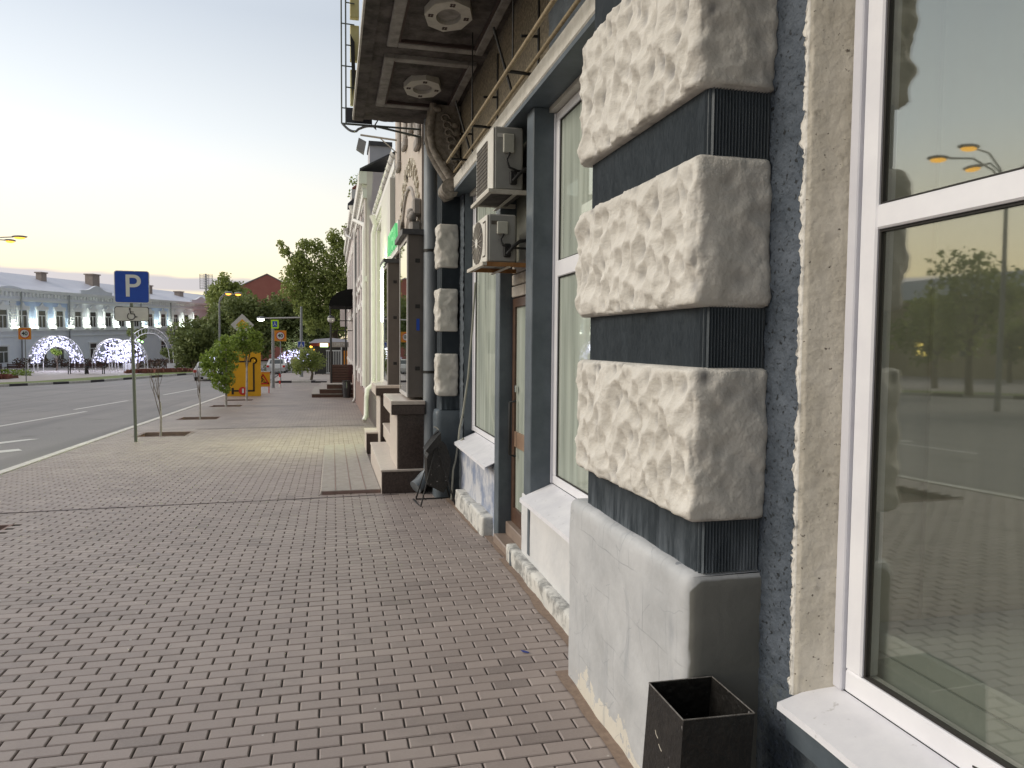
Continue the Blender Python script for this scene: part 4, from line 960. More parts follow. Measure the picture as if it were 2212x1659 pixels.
# empty rusty sign frame along the beam
fr = MB()
fr.tube([(1.25, 3.2, 3.765), (1.25, 8.25, 3.79)], .016); fr.tube([(1.40, 3.2, 3.79), (1.40, 8.7, 3.79)], .014)
sf = fr.build('sign_frame', 'rustpipe', None); tag(sf, 'long rusty empty sign frame of thin pipes under the balcony', 'sign frame')
ss = MB()
for y in (4.0, 5.35, 6.75, 8.0):
    ss.tube([(1.25, y, 3.77), (1.495, y+.04, 3.775)], .013)
    ss.tube([(1.495, y+.05, 3.76), (1.495, y+.05, 4.45)], .012); ss.tube([(1.36, y+.05, 4.05), (1.50, y+.05, 4.06)], .011)
for y in (5.9, 7.75): ss.tube([(1.26, y, 4.30), (1.40, y-.05, 3.80)], .012)
for y in (5.2, 6.76): ss.tube([(1.25, y, 3.79), (1.25, y, 4.6)], .006)
ss.each('strut', 'blackmetal', sf)

# ---------------------------------------------------------------- air conditioners
def ac(loc_y, x0, x1, L_, z0, z1, label, fan, seed):
    t = thing('air_conditioner', ((x0+x1)/2, loc_y, z0), label, 'air conditioner', 'air conditioner units over the doorway')
    b = bx(x0+.006, x1, loc_y, loc_y+L_, z0, z1, bev=.012).build('casing', 'acbody', t)
    bx(x0-.006, x0+.006, loc_y+.004, loc_y+L_-.004, z0+.004, z1-.004, bev=.005).build('front_panel', 'acfront', t)
    fy0, fy1 = loc_y+L_*.30, loc_y+L_*.95; cz = (z0+z1)/2; cy = (fy0+fy1)/2
    g_ = MB()
    if fan:
        R = min((fy1-fy0), (z1-z0))/2*.93
        g_.prism([(x0-.010, cy+R*1.25*math.cos(a*math.pi/16), cz+R*math.sin(a*math.pi/16)) for a in range(32)], (.006, 0, 0)); g_.build('fan_grille', 'acgrille', t)
        s_ = MB()
        for i in range(18):
            a = math.pi*i/9; s_.tube([(x0-.016, cy+.04*math.cos(a), cz+.04*math.sin(a)), (x0-.016, cy+R*1.2*math.cos(a), cz+R*.96*math.sin(a))], .0022, n=4)
        s_.build('fan_guard', 'palesteel', t)
        MB().prism([(x0-.018, cy+.05*math.cos(a*math.pi/8), cz+.04*math.sin(a*math.pi/8)) for a in range(16)], (.005, 0, 0)).build('hub', 'acfront', t)
        q = MB()
        for (a, b_, c, d) in ((loc_y+.05, loc_y+.15, z0+.05, z0+.06), (loc_y+.05, loc_y+.15, z1-.06, z1-.05), (loc_y+.05, loc_y+.058, z0+.05, z1-.05)): q.box(x0-.010, x0-.004, a, b_, c, d)
        q.build('handle_recess', 'acgrille', t)
    else:
        g_.box(x0-.009, x0-.006, fy0, fy1, z0+.05, z1-.07); g_.build('fan_grille', 'acgrille', t)
        s_ = MB()
        for i in range(12): zz_ = z0+.07+i*(z1-z0-.14)/11; s_.box(x0-.013, x0-.009, fy0+.005, fy1-.005, zz_, zz_+.006)
        s_.build('louvre', 'acgrille', t)
    sy = loc_y
    bx(x0+.03, x0+.10, sy-.004, sy, z1-.085, z1-.055).build('label_plate', 'acgrille' if fan else 'signgrey', t)
    bx(x0+.075, x0+.165, sy-.025, sy, z0+(z1-z0)*.58, z1-.06, bev=.006).build('side_cover', 'acbox', t)
    MB().tube([(x0+.13, sy-.02, z0+(z1-z0)*.58), (x0+.10, sy-.035, z0+(z1-z0)*.46), (x0+.12, sy-.04, z0+(z1-z0)*.34), (x0+.19, sy-.03, z0+(z1-z0)*.30), (x1+.10, sy+.05, z0+(z1-z0)*.32)], .009).build('cable', 'black', t)
    vb = MB(); vb.box(x0+.13, x0+.19, sy-.03, sy, z0+.04, z0+.15, bev=.008)
    for k in range(2): vb.cyl((x0+.145+k*.03, sy-.05, z0+.06+k*.05), (x0+.145+k*.03, sy, z0+.06+k*.05), .011)
    vb.tube([(x0+.15, sy-.045, z0+.06), (x0+.20, sy-.05, z0+.12), (x0+.26, sy-.03, z0+.17), (x1+.14, sy+.08, z0+.20)], .014)
    vb.build('valve', 'black', t)
    sh_ = MB(); zz_ = z0-.03
    sh_.box(x0-.03, 1.60, sy-.012, sy+.02, zz_-.004, zz_+.03); sh_.box(x0-.03, 1.60, sy+L_-.10, sy+L_-.068, zz_-.004, zz_+.03)
    sh_.each('bracket', 'rust' if fan else 'palesteel', t)
    sh2 = MB(); sh2.box(x0-.045, x0-.01, sy-.03, sy+L_+.06, zz_+.0, zz_+.028); sh2.box(x0+.16, x0+.19, sy-.02, sy+L_+.05, zz_-.012, zz_-.005)
    sh2.each('shelf_bar', 'palesteel', t)
    if not fan: bx(x0-.02, 1.52, sy+.022, sy+L_-.11, zz_+.006, zz_+.022).build('shelf_board', 'soffit', t)
    return t
ac(5.9, 1.268, 1.512, .70, 3.035, 3.535, 'larger upper air conditioner unit with a rectangular grille, on a wooden shelf over the doorway', False, 1)
ac(5.9, 1.222, 1.460, .62, 2.452, 2.838, 'smaller lower air conditioner unit with a round fan, on rusty brackets', True, 2)
# pipe run coming down the wall
cb = MB().tube([(1.63, 8.55, 2.5), (1.60, 8.56, 2.0), (1.56, 8.6, 1.4), (1.50, 8.62, .95), (1.46, 8.60, .78), (1.45, 8.62, .62), (1.42, 8.64, .40), (1.39, 8.62, .30), (1.38, 8.62, .12), (1.37, 8.62, -.06)], .012)
cb.tube([(1.44, 8.62, .55), (1.455, 8.55, .62), (1.49, 8.5, .68)], .014)
tag(cb.build('cable', 'cable'), 'thin grey cable running down the blue wall beside the far pilaster', 'cable')

# ---------------------------------------------------------------- near bin, box shape standing against the plinth
t = thing('litter_bin', (1.2, 2.24, 0), 'black square litter bin with a scratched side against the grey plinth in the foreground', 'litter bin', 'litter bins at the shop wall')
bo = MB(); T = .003
top = [(1.085, 2.105), (1.333, 2.095), (1.33, 2.368), (1.086, 2.372)]; bot = [(1.052, 2.10), (1.30, 2.095), (1.30, 2.372), (1.05, 2.378)]
inn = lambda P, k: [(p[0]+(k if i in (0, 3) else -k), p[1]+(k if i in (0, 1) else -k)) for i, p in enumerate(P)]
ti, bi = inn(top, T), inn(bot, T); zt = .602
for i in range(4):
    j = (i+1) % 4
    bo.face((*bot[i], 0.0), (*bot[j], 0.0), (*top[j], zt), (*top[i], zt)); bo.face((*ti[i], zt), (*ti[j], zt), (*bi[j], .03), (*bi[i], .03)); bo.face((*top[i], zt), (*top[j], zt), (*ti[j], zt), (*ti[i], zt))
bo.face(*[(*p, .03) for p in bi]); bo.build('body', 'binblack', t)
rm_ = MB()
for i in range(4): j = (i+1) % 4; rm_.tube([(*top[i], zt), (*top[j], zt)], .0028, n=5)
rm_.build('rim', mat('worn_edge', (.20, .19, .18), (.08, .07, .06), rough=.4, scale=30), t)
scm = MB()
def onside(y, z): return (1.0855-.034*(1-z/.602)-.0012, y, z)
pts = [(2.345, .508), (2.33, .495), (2.31, .483), (2.293, .473), (2.285, .462), (2.27, .455), (2.262, .440), (2.25, .433), (2.236, .428)]
for i in range(3, len(pts)-1):
    if i == 5: continue
    scm.tube([onside(*pts[i]), onside(*pts[i+1])], .0012+.0008*random.random(), n=4)
scm.build('scratch', mat('bare_scratch', (.55, .5, .42), rough=.4), t)

# ---------------------------------------------------------------- far bin hanging in its frame by the downpipe
GB = gz(8.9)-.02
t = thing('litter_bin', (1.2, 8.75, GB), 'black tilting litter bin in a triangular frame beside the grey downpipe', 'litter bin', 'litter bins at the shop wall')
def YP(x, z): return (x, z)
body = [(1.09, .12), (1.275, .02), (1.33, .12), (1.365, .42), (1.30, .60), (1.22, .66), (1.10, .50), (1.075, .44)]
MB().prism([(p[0], 8.62, p[1]) for p in body], (0, .26, 0)).build('body', 'binblack', t)
MB().prism([(1.06, 8.60, .53), (1.20, 8.60, .70), (1.24, 8.60, .74), (1.24, 8.60, .62), (1.10, 8.60, .49)], (0, .30, 0)).build('lid', 'binblack', t)
fm = MB()
for y in (8.50, 8.98):
    fm.tube([(.99, y, GB+.03), (1.19, y+(.12 if y < 8.7 else -.12), .60), (1.40, y, GB+.03)], .010)
fm.tube([(.99, 8.50, GB+.02), (1.41, 8.50, GB+.02)], .013); fm.tube([(.99, 8.98, GB+.02), (1.41, 8.98, GB+.02)], .013); fm.tube([(.99, 8.5, GB+.02), (.96, 8.98, GB+.02)], .013); fm.tube([(1.41, 8.5, GB+.02), (1.41, 8.98, GB+.02)], .013)
fm.tube([(1.19, 8.62, .60), (1.19, 8.86, .60)], .012); fm.tube([(1.18, 8.74, .70), (1.23, 8.74, .74)], .008); fm.build('stand', 'blackmetal', t)
MB().tube([(1.17, 8.70, .80), (1.20, 8.70, .79), (1.225, 8.70, .765)], .007).build('handle', 'palesteel', t)

# ---------------------------------------------------------------- downpipe of the shop building
gzp = gz(9.55)
t = thing('downpipe', (1.23, 9.55, gzp), 'thick grey-blue painted downpipe between the far rough stone pilaster and the grey-brown shop bay', 'downpipe')
MB().tube([(1.228, 9.55, .24+gzp), (1.228, 9.55, 1.62), (1.232, 9.55, 3.0), (1.232, 9.55, 4.62)], .085, n=20).build('pipe', 'pipeblue', t)
MB().tube([(1.228, 9.55, .25), (1.215, 9.54, .12), (1.10, 9.46, -.01), (1.03, 9.42, -.06)], [.085, .087, .09, .092], n=20).build('elbow', 'pipeblue', t)
c_ = MB()
for z in (1.40, 2.95, 4.3): c_.cyl((1.229, 9.55, z), (1.229, 9.55, z+.035), .091, n=20); c_.box(1.30, 1.55, 9.54, 9.56, z+.005, z+.03)
c_.each('clamp', 'blackmetal', t)

# ---------------------------------------------------------------- beige neighbour with projecting glazed bays
NB = thing('arcade_building', (1.4, 12, gz(12)), 'beige neighbour building with raised arched lettering, two glazed bays and brown granite steps', 'building')
def wall_with(mbx0, y0, y1, z0, z1): return bx(mbx0, mbx0+.5, y0, y1, z0, z1)
wall_with(1.17, 9.97, 14.2, -.6, 7.2).build('wall', 'beige', NB)
cr = MB()
cr.box(1.02, 1.17, 9.97, 14.25, 7.0, 7.25); cr.box(1.09, 1.17, 9.97, 14.2, 6.72, 6.8)
for i in range(16): cr.box(1.08, 1.17, 10.1+i*.27, 10.2+i*.27, 6.3, 6.7, bev=.01)
cr.build('cornice', 'greyrelief', NB)
# stepped grey relief strips and shields above the arch
rl = MB()
for (y, z0, z1) in ((10.05, 4.55, 6.2), (10.95, 5.0, 6.3), (11.9, 5.0, 6.3), (13.0, 4.9, 6.3)): rl.box(1.12, 1.17, y, y+.30, z0, z1, bev=.02); rl.box(1.10, 1.17, y-.05, y+.35, z0-.14, z0, bev=.02)
rl.each('relief_strip', 'greyrelief', NB)
# raised lettering along the arch (letters face the street)
lt = MB(); word = 'ПЕРЕКРЕСТНЫЙ'; AC_, AR = (11.62, 3.25), 1.24
v_all = []
for i, ch in enumerate(word):
    a = math.pi*(1-(i+1.2)/(len(word)+1.4)); cy_, cz_ = AC_[0]+AR*math.cos(a)*1.15, AC_[1]+AR*math.sin(a)*.95
    v, f = text_mesh(ch, .34, .03, bold=.006); ro = a-math.pi/2
    w = []
    for p in v:
        px_, pz_ = p[0], p[2]; rx = px_*math.cos(ro)-pz_*math.sin(ro); rz = px_*math.sin(ro)+pz_*math.cos(ro)
        # seen from the street the reading direction runs towards smaller y
        w.append((1.155+p[1], AC_[0]-(cy_-AC_[0])*-1*-1-rx if False else (2*AC_[0]-cy_)-rx*-1*-1, cz_+rz))
    lt.raw(w, f)
lt.build('lettering', 'cream', NB)
ar = MB(); pa = []
for i in range(25):
    a = math.pi*i/24; pa.append((11.62+1.12*math.cos(a), 3.2+.95*math.sin(a)))
ar.tube([(1.16, p[0], p[1]) for p in pa], .03, n=6); ar.tube([(1.16, 10.5+.13*i, 4.62+.10*i) for i in range(14)], .018, n=5)
for i in range(8): ar.tube([(1.16, 10.55+.16*i, 4.70+.1*i), (1.16, 10.55+.16*i, 5.0+.11*i)], .014, n=5)
ar.build('arch_moulding', 'greyrelief', NB)
MB().prism([(1.165, 11.62+.8*math.cos(math.pi*i/16), 3.05+.75*math.sin(math.pi*i/16)) for i in range(17)], (.004, 0, 0)).build('arch_opening', 'doorframe', NB)
cp = bx(1.02, 1.17, 9.98, 10.25, 3.20, 3.42, bev=.03)
for i in range(6): cp.ball((1.04+.02*(i % 2), 10.0+.05*i, 3.46+.04*(i % 3)), .055)
cp.box(1.06, 1.17, 10.0, 10.22, 3.5, 3.72, bev=.02); cp.build('capital', 'greyrelief', NB)
def bay(y0, y1, z0, z1, xs, xc):
    b = bx(xs+.012, 1.16, y0, y1, z0, z1, bev=.004); bo_ = b.build('shop_bay', 'boxside', NB)
    f = MB()
    for (a, b2, c, d) in ((y0-.004, y0+.05, z0, z1), (y1-.05, y1, z0, z1), (y0+.05, y1-.05, z1-.06, z1), (y0+.05, y1-.05, z0, z0+.05)): f.box(xs-.006, xs+.011, a, b2, c, d)
    f.build('frame', 'boxlight', bo_)
    bx(xs-.001, xs+.006, y0+.05, y1-.05, z0+.05, z1-.06).build('pane', 'glassB', bo_)
    bx(xs-.07, 1.16, y0-.04, y1+.05, z1+.002, z1+.07).build('bay_roof', 'darkroof', bo_)
    h = MB()
    for z in (z0+.35, z0+1.15, z1-.35): h.box(xs+.10, xs+.16, y0-.008, y0, z, z+.05)
    h.each('hinge', 'blackmetal', bo_)
    return bo_
M['glassB'] = glass_mat('bay_glass', base=.5, tint=(.3, .3, .3), gain=1.2)
b1 = bay(9.60, 10.68, 1.085, 3.17, .945, 0); bay(13.1, 14.05, 1.05, 3.17, .945, 0)
bx(1.06, 1.10, 9.590, 9.597, 1.95, 2.10).build('blue_mark', 'signblue', b1)
# granite piers with pale caps, steps between
def pier(y0, y1, label=None):
    zb = gz(y0)
    p = bx(.815, 1.16, y0, y1, -.5, .87, bev=.006).build('pier', 'granite', NB)
    bx(.807, .814, y0+.02, y1-.02, -.12, .87).build('pale_face', 'sillstone', p)
    bx(.735, 1.16, y0-.06, y1+.12, .872, 1.0, bev=.008).build('cap', 'granite', p)
    bx(.725, .734, y0-.06, y1+.12, .875, 1.0).build('pale_edge', 'sillstone', p)
    bx(.725, 1.16, y0-.065, y1+.125, 1.002, 1.05, bev=.004).build('cap_slab', 'sillstone', p)
pier(9.52, 10.75); pier(12.95, 14.1)
def stepbox(x0, x1, y0, y1, z0, z1):
    s_ = bx(x0+.006, x1, y0, y1, z0, z1-.03); o = s_.build('step', 'granite', NB)
    bx(x0-.012, x1, y0-.012, y1, z1-.029, z1, bev=.006).build('tread', 'sillstone', o)
    bx(x0-.002, x0+.005, y0+.01, y1-.01, z0, z1-.03).build('riser', 'sillstone', o)
stepbox(.61, 1.16, 9.50, 12.2, -.45, .168); stepbox(.86, 1.16, 10.76, 12.94, .17, .40)
stepbox(.60, 1.16, 13.6, 14.3, -.45, .16)
# green letters over the far bay
nl = MB(); nb = bx(1.06, 1.10, 12.35, 14.15, 3.30, 3.80); 
ns = nb.build('shop_sign', 'white', None); tag(ns, 'green lit letter sign on the facade above the far glazed bay', 'sign')
put_text(nl, 'АПТЕКА', .46, (1.045, 13.25, 3.55), depth=.05, face='-x', bold=.012); nl.each('lit_letter', 'neon', ns)
# floodlight on an arm and the vertical frame sign, both fixed high on this facade
fl = thing('floodlight', (1.17, 13.4, 5.33), 'small grey floodlight hanging from a thin horizontal arm high on the beige facade', 'floodlight')
MB().tube([(1.17, 13.4, 5.35), (.50, 13.4, 5.40)], .018).tube([(1.17, 13.4, 5.1), (.85, 13.4, 5.36)], .01).build('arm', 'palesteel', fl)
MB().prism([(.47, 13.35, 5.34), (.60, 13.35, 5.28), (.56, 13.35, 5.08), (.43, 13.35, 5.16)], (0, .16, 0)).build('lamp_head', 'grey', fl)
YS = 9.95
vs = thing('projecting_sign', (.9, YS, 4.6), 'tall ladder-like metal frame with pale yellow boards jutting out past the balcony edge', 'sign frame')
f = MB()
for x in (.135, .19): f.tube([(x, YS, 4.60), (x, YS, 7.2)], .010, n=6)
for i in range(10): f.tube([(.135 if i % 2 == 0 else .19, YS, 4.80+i*.265), (.30, YS, 4.795+i*.265)], .008, n=6)
f.tube([(.135, YS, 4.60), (1.16, YS, 4.60)], .013, n=6); f.tube([(.55, YS, 4.60), (1.16, YS, 4.50)], .014, n=6); f.tube([(.55, YS, 4.60), (.62, YS, 4.72), (1.16, YS, 4.74)], .010, n=6)
f.build('frame', 'polegreen', vs)
sc_ = MB().tube([(.145+.40*u+.0, YS, 4.60-.075*math.sin(u*3.0)**1.0*(1 if u < .5 else .75)-.03*math.sin(u*6.28)) for u in [k/16 for k in range(17)]]+[(.57, YS, 4.56), (.56, YS, 4.60), (.51, YS, 4.60)], .016, n=6); sc_.build('scroll', 'grey', vs)
y_ = MB()
for (z0, z1) in ((4.86, 5.30), (5.42, 5.86), (5.96, 6.4), (6.5, 6.95)): y_.box(.245, .36, YS+.02, YS+.12, z0, z1, bev=.006)
y_.each('yellow_board', 'yellowbox', vs)
MB().prism([(.245, YS-.05, 5.72), (.30, YS-.05, 5.62), (.31, YS-.05, 5.2), (.27, YS-.05, 4.93), (.262, YS-.05, 5.3)], (0, .04, 0)).build('torn_panel', 'blackmetal', vs)
bx(.195, .52, YS-.03, YS-.022, 4.61, 4.80).build('dark_panel', 'cardark', vs)

# ---------------------------------------------------------------- pale lit building with gutter
PB = thing('gutter_building', (1.5, 18, gz(18)), 'low pale building with a big sloping white gutter, lit green-white by a wall lamp', 'building')
bx(1.33, 1.8, 14.3, 22.0, -.9, 5.25).build('wall', 'palegreen', PB)
gt = MB(); 
for k in range(26): 
    a0 = math.pi*(1+k/26); 
gt.grid(lambda u, v: (1.20+.10*math.cos(math.pi*(1+v)), 14.25+7.6*u, 5.40+.10*math.sin(math.pi*(1+v))+.0), 30, 10); gt.build('gutter', 'white', PB)
gb = MB()
for i in range(12): gb.tube([(1.20+.106*math.cos(math.pi*(1+v/8)), 14.5+.62*i, 5.40+.106*math.sin(math.pi*(1+v/8))) for v in range(9)], .012, n=5)
gb.build('gutter_clip', 'boxlight', PB)
cn = bx(1.16, 1.33, 14.3, 22, 5.08, 5.25); cn.box(1.24, 1.33, 14.3, 22, 4.9, 5.08)
for i in range(24): cn.box(1.19, 1.33, 14.4+.31*i, 14.52+.31*i, 4.98, 5.07)
cn.build('cornice', 'white', PB)
bx(1.08, 1.33, 14.32, 16.9, -.4, 4.9).build('pilaster', 'palegreen', PB)
bx(1.24, 1.33, 21.3, 21.9, -.7, 4.9).build('pilaster', 'palegreen', PB)
bx(1.05, 1.33, 14.3, 22, -.9, .35).build('plinth', 'granite', PB)
MB().prism([(1.2, 14.25, 5.3), (1.2, 22.05, 5.3), (2.6, 22.05, 6.3), (2.6, 14.25, 6.3)], (0, 0, .04)).build('roof', 'darkroof', PB)
dp = thing('downpipe', (1.05, 20.6, gz(20.6)), 'white downpipe with a wide hopper and a kicked-out foot on the pale lit wall', 'downpipe')
MB().tube([(1.16, 20.6, 5.25), (1.16, 20.6, 4.95), (1.10, 20.6, 4.7), (1.10, 20.6, .75), (1.08, 20.6, .62), (.93, 20.5, .50), (.91, 20.5, .3), (.90, 20.5, -.20), (.84, 20.4, -.34)], .065, n=14).build('pipe', 'white', dp)
MB().cyl((1.16, 20.6, 4.98), (1.16, 20.6, 5.2), .08, .16, n=14).build('hopper', 'white', dp)
# wall lamp whose light washes the pale wall and the paving
wl = thing('wall_lamp', (1.04, 15.06, 2.6), 'bright green-white wall lamp just behind the far glazed bay', 'lamp')
bx(.997, 1.078, 15.02, 15.10, 2.15, 3.3, bev=.01).build('bracket', 'grey', wl)
bx(.955, .995, 15.02, 15.10, 2.2, 3.25, bev=.015).build('tube', 'lampglow', wl)
la = bpy.data.lights.new('lamp_light', 'AREA'); la.energy = 48; la.spread = rad(115); la.color = (.90, 1.0, .50); la.shape = 'RECTANGLE'; la.size = .3; la.size_y = 1.2
lo_ = bpy.data.objects.new('lamp_light', la); C.objects.link(lo_); lo_.parent = wl; lo_.location = (-.22, .05, .3); lo_.rotation_euler = (Vector((.42, -.10, .55))).to_track_quat('Z', 'Y').to_euler()

lb = bpy.data.lights.new('wall_wash', 'AREA'); lb.energy = 150; lb.color = (.86, 1.0, .55); lb.shape = 'RECTANGLE'; lb.size = .06; lb.size_y = 1.0
lbo = bpy.data.objects.new('wall_wash', lb); C.objects.link(lbo); lbo.parent = wl; lbo.location = (-.10, .02, .12); lbo.rotation_euler = Vector((-.8, -1.0, 0)).to_track_quat('Z', 'Y').to_euler()

# ---------------------------------------------------------------- long pinkish-white building
WB = thing('stucco_building', (1.3, 33, gz(33)), 'long pinkish-white stucco building with window surrounds, brown plinth and a big roof chimney', 'building')
bx(1.0, 1.9, 22.05, 30, -1.2, 6.7).build('wall', 'pinkwhite', WB)
bx(1.0, 1.9, 30.01, 50, -1.6, 7.75).build('wall', 'pinkwhite', WB)
bx(.90, 1.0, 22.05, 50, -1.7, .30).build('plinth', 'pinkplinth', WB)
tr_ = MB()
for (y0, y1, z1) in ((22.05, 30, 6.7), (30.01, 50, 7.75)):
    tr_.box(.78, 1.0, y0, y1, z1-.35, z1); tr_.box(.88, 1.0, y0, y1, z1-.75, z1-.5)
    for i in range(int((y1-y0)/.5)): tr_.box(.86, 1.0, y0+.1+.5*i, y0+.3+.5*i, z1-.5, z1-.36)
tr_.box(.93, 1.0, 22.05, 50, 3.55, 3.7); tr_.build('cornice', 'white', WB)
for i in range(9):
    y = 23.0+i*2.95
    for (z0, z1) in ((.95, 2.75), (4.15, 5.7)):
        s_ = MB(); s_.box(.955, 1.0, y-.18, y, z0-.1, z1+.15); s_.box(.955, 1.0, y+1.0, y+1.18, z0-.1, z1+.15); s_.box(.92, 1.0, y-.28, y+1.28, z1+.15, z1+.35); s_.box(.92, 1.0, y-.2, y+1.2, z0-.25, z0-.1)
        s_.prism([(.95, y-.1, z1+.35), (.95, y+.5, z1+.6), (.95, y+1.1, z1+.35)], (.05, 0, 0))
        w_ = s_.build('window', 'white', WB); bx(.985, .998, y, y+1.0, z0, z1).build('pane', 'darkwin', w_)
pl_ = MB()
for i in range(9): pl_.box(.93, 1.0, 22.1+i*2.95, 22.55+i*2.95, .3, 6.0, bev=.02)
pl_.each('pilaster_strip', 'pinkwhite', WB)
ch = bx(1.18, 1.85, 24.0, 25.2, 6.75, 7.95).build('chimney', 'chimney', WB); bx(1.15, 1.88, 23.95, 25.25, 7.95, 8.08).build('cap', 'darkroof', ch); bx(1.12, 1.92, 23.9, 25.3, 6.6, 6.95).build('flashing', 'darkroof', ch)
ch = bx(1.02, 1.2, 27.2, 28, 6.7, 7.75).build('chimney', 'chimney', WB); bx(1.0, 1.24, 27.1, 28.1, 7.75, 7.85).build('cap', 'darkroof', ch)
rf = MB().prism([(.80, 22.0, 6.72), (.80, 30, 6.72), (2.2, 30, 7.5), (2.2, 22, 7.5)], (0, 0, .05)); rf.box(.62, 1.3, 29.6, 30.3, 7.0, 7.12); rf.prism([(.62, 29.6, 7.12), (.80, 29.6, 7.3), (1.6, 29.6, 7.12)], (0, .5, 0)); rf.build('roof', 'darkroof', WB)
MB().prism([(.80, 30.0, 7.77), (.80, 50, 7.77), (2.6, 50, 9.1), (2.6, 30, 9.1)], (0, 0, .05)).build('roof', 'redroof', WB)
hp = thing('downpipe', (.9, 27, gz(27)), 'white downpipe with a funnel hopper slanting down from the stucco building eave', 'downpipe')
MB().cyl((.82, 28.6, 6.55), (.82, 28.6, 6.85), .10, .2, n=12).build('hopper', 'white', hp)
MB().tube([(.82, 28.6, 6.6), (.82, 28.4, 6.3), (.95, 22.3, 5.2), (.93, 22.2, 5.0), (.93, 22.2, .5)], .07, n=12).build('pipe', 'white', hp)
dp = thing('downpipe', (.9, 29.6, gz(29.6)), 'thin pale downpipe on the stucco wall ending just before the brown stairs', 'downpipe')
MB().tube([(.70, 38, 7.3), (.72, 37.6, 7.0), (.90, 35, 6.5), (.88, 29.8, 6.2), (.88, 29.6, 6.0), (.88, 29.6, -.40), (.80, 29.5, -.56)], .055, n=12).build('pipe', 'boxlight', dp)
MB().cyl((.72, 38, 7.0), (.72, 38, 7.4), .09, .18, n=12).build('hopper', 'boxlight', dp)
sg = thing('wall_sign', (.7, 44, 2.6), 'small projecting grey sign with a curved top beyond the porch', 'sign')
MB().prism([(p[0], 44, p[2]) for p in rrect((.45, 44, 1.62), 1.1, .30, .08)]+[], (0, .08, 0)).build('board', 'greyrelief', sg)
put_text(MB(), 'ЦВЕТЫ', .18, (.45, 43.985, 1.62), face='-y').build('letters', 'signwhite', sg)
tb = MB(); 
for i in range(3): tb.box(.5, .95, 46+i*.5, 46.1+i*.5, 2.7+.1*i, 4.3)
for k_, t_ in enumerate(tb.islands()): tag(t_.build('advert_panel', 'pinkwhite'), ['nearest narrow hanging advert panel behind the porch railing', 'middle narrow hanging advert panel behind the porch railing', 'farthest narrow hanging advert panel behind the porch railing'][k_], 'sign', 'advert panels')

# ---------------------------------------------------------------- porch with steps, canopy and globe lamp
gp = gz(35)
PO = thing('porch', (.3, 36, gp), 'dark red-brown porch with three steps, a boarded side and a black arched canopy', 'porch')
for i, (x0, z0, z1) in enumerate(((-.87, gz(33.6)-.05, -.51), (-.54, -.51, -.30), (-.22, -.30, -.09))):
    o = bx(x0, .99, 33.7+.012*i, 39, z0, z1-.03).build('step', 'darkred', PO); bx(x0-.02, .99, 33.68+.012*i, 39, z1-.029, z1).build('tread', 'greyrelief', o)
bo_ = MB(); 
for i in range(7): bo_.box(-.09, .99, 34.9-.004*(i % 2), 35.0, -.085+i*.118, .02+i*.118, bev=.008)
bo_.box(-.08, .99, 35.001, 35.05, -.09, .74); bo_.box(-.09, 0.0, 35.051, 38.6, -.085, .72); bo_.build('side_boards', 'darkred', PO)
pf = MB()
for (x, y) in ((-.06, 34.95), (-.06, 38.5), (.62, 34.95)): pf.tube([(x, y, -.1), (x, y, 3.6)], .035, n=8)
pf.tube([(-.06, 34.95, 2.75), (.95, 34.95, 2.75)], .02, n=6); pf.tube([(-.06, 34.95, 2.3), (.95, 34.95, 2.3)], .018, n=6); pf.build('post_frame', 'blackmetal', PO)
cn = MB(); arc = [(-.12+1.12*(1-math.cos(a))*.98, 3.42+.78*math.sin(a)) for a in [math.pi/2*i/10 for i in range(11)]]
cn.prism([(p[0], 34.7, p[1]) for p in arc]+[(.98, 34.7, 3.42)], (0, 3.9, 0)); cn.build('canopy', 'canopy', PO)
gl_ = thing('globe_lamp', (-.03, 34.6, gz(34.6)), 'white globe lamp on a thin black post at the porch corner', 'street lamp')
MB().tube([(-.03, 34.6, gz(34.6)), (-.03, 34.6, 2.62)], [.045, .03], n=8).build('post', 'blackmetal', gl_)
MB().ball((-.03, 34.6, 2.80), .165, 16, 12).build('globe', 'signgrey', gl_); MB().ball((-.03, 34.6, 2.87), .168, 16, 8, sc_=(.95, .95, .62)).build('cap', 'cardark', gl_)
ur = thing('plant_pot', (.62, 33.3, gz(33.3)), 'tall dark round plant pot at the foot of the brown steps', 'pot')
MB().cyl((.62, 33.3, gz(33.3)), (.62, 33.3, gz(33.3)+.42), .15, .20, n=14).cyl((.62, 33.3, gz(33.3)+.42), (.62, 33.3, gz(33.3)+.72), .20, .17, n=14).build('pot', 'cardark', ur)
bn = MB().cyl((.62, 33.3, gz(33.3)+.70), (.62, 33.3, gz(33.3)+.75), .19, n=14); bn.build('rim', 'blackmetal', ur)

# worn ramp slab lying on the paving before the steps
rs = MB()
for i in range(26):
    a, b = 9.62+i*.2, 9.82+i*.2
    rs.face((-.14, a, gz(a)+.045), (.60, a, gz(a)+.045), (.60, b, gz(b)+.045), (-.14, b, gz(b)+.045)); rs.face((-.16, a, gz(a)-.01), (-.14, a, gz(a)+.045), (-.14, b, gz(b)+.045), (-.16, b, gz(b)-.01))
rs.face((-.16, 9.60, gz(9.6)-.01), (.60, 9.60, gz(9.6)-.01), (.60, 9.62, gz(9.62)+.045), (-.14, 9.62, gz(9.62)+.045))
rsl = tag(rs.build('ramp_slab', 'ramp'), 'low worn concrete slab lying on the paving in front of the granite steps', 'slab')
rs = MB()
for x in (.03, .22, .41):
    for i in range(26): a, b = 9.63+i*.2, 9.83+i*.2; rs.face((x, a, gz(a)+.049), (x+.012, a, gz(a)+.049), (x+.012, b, gz(b)+.049), (x, b, gz(b)+.049))
rs.box(-.13, .60, 9.596, 9.604, gz(9.6)-.0, gz(9.6)+.040); rs.build('joint', 'pinkplinth', rsl)

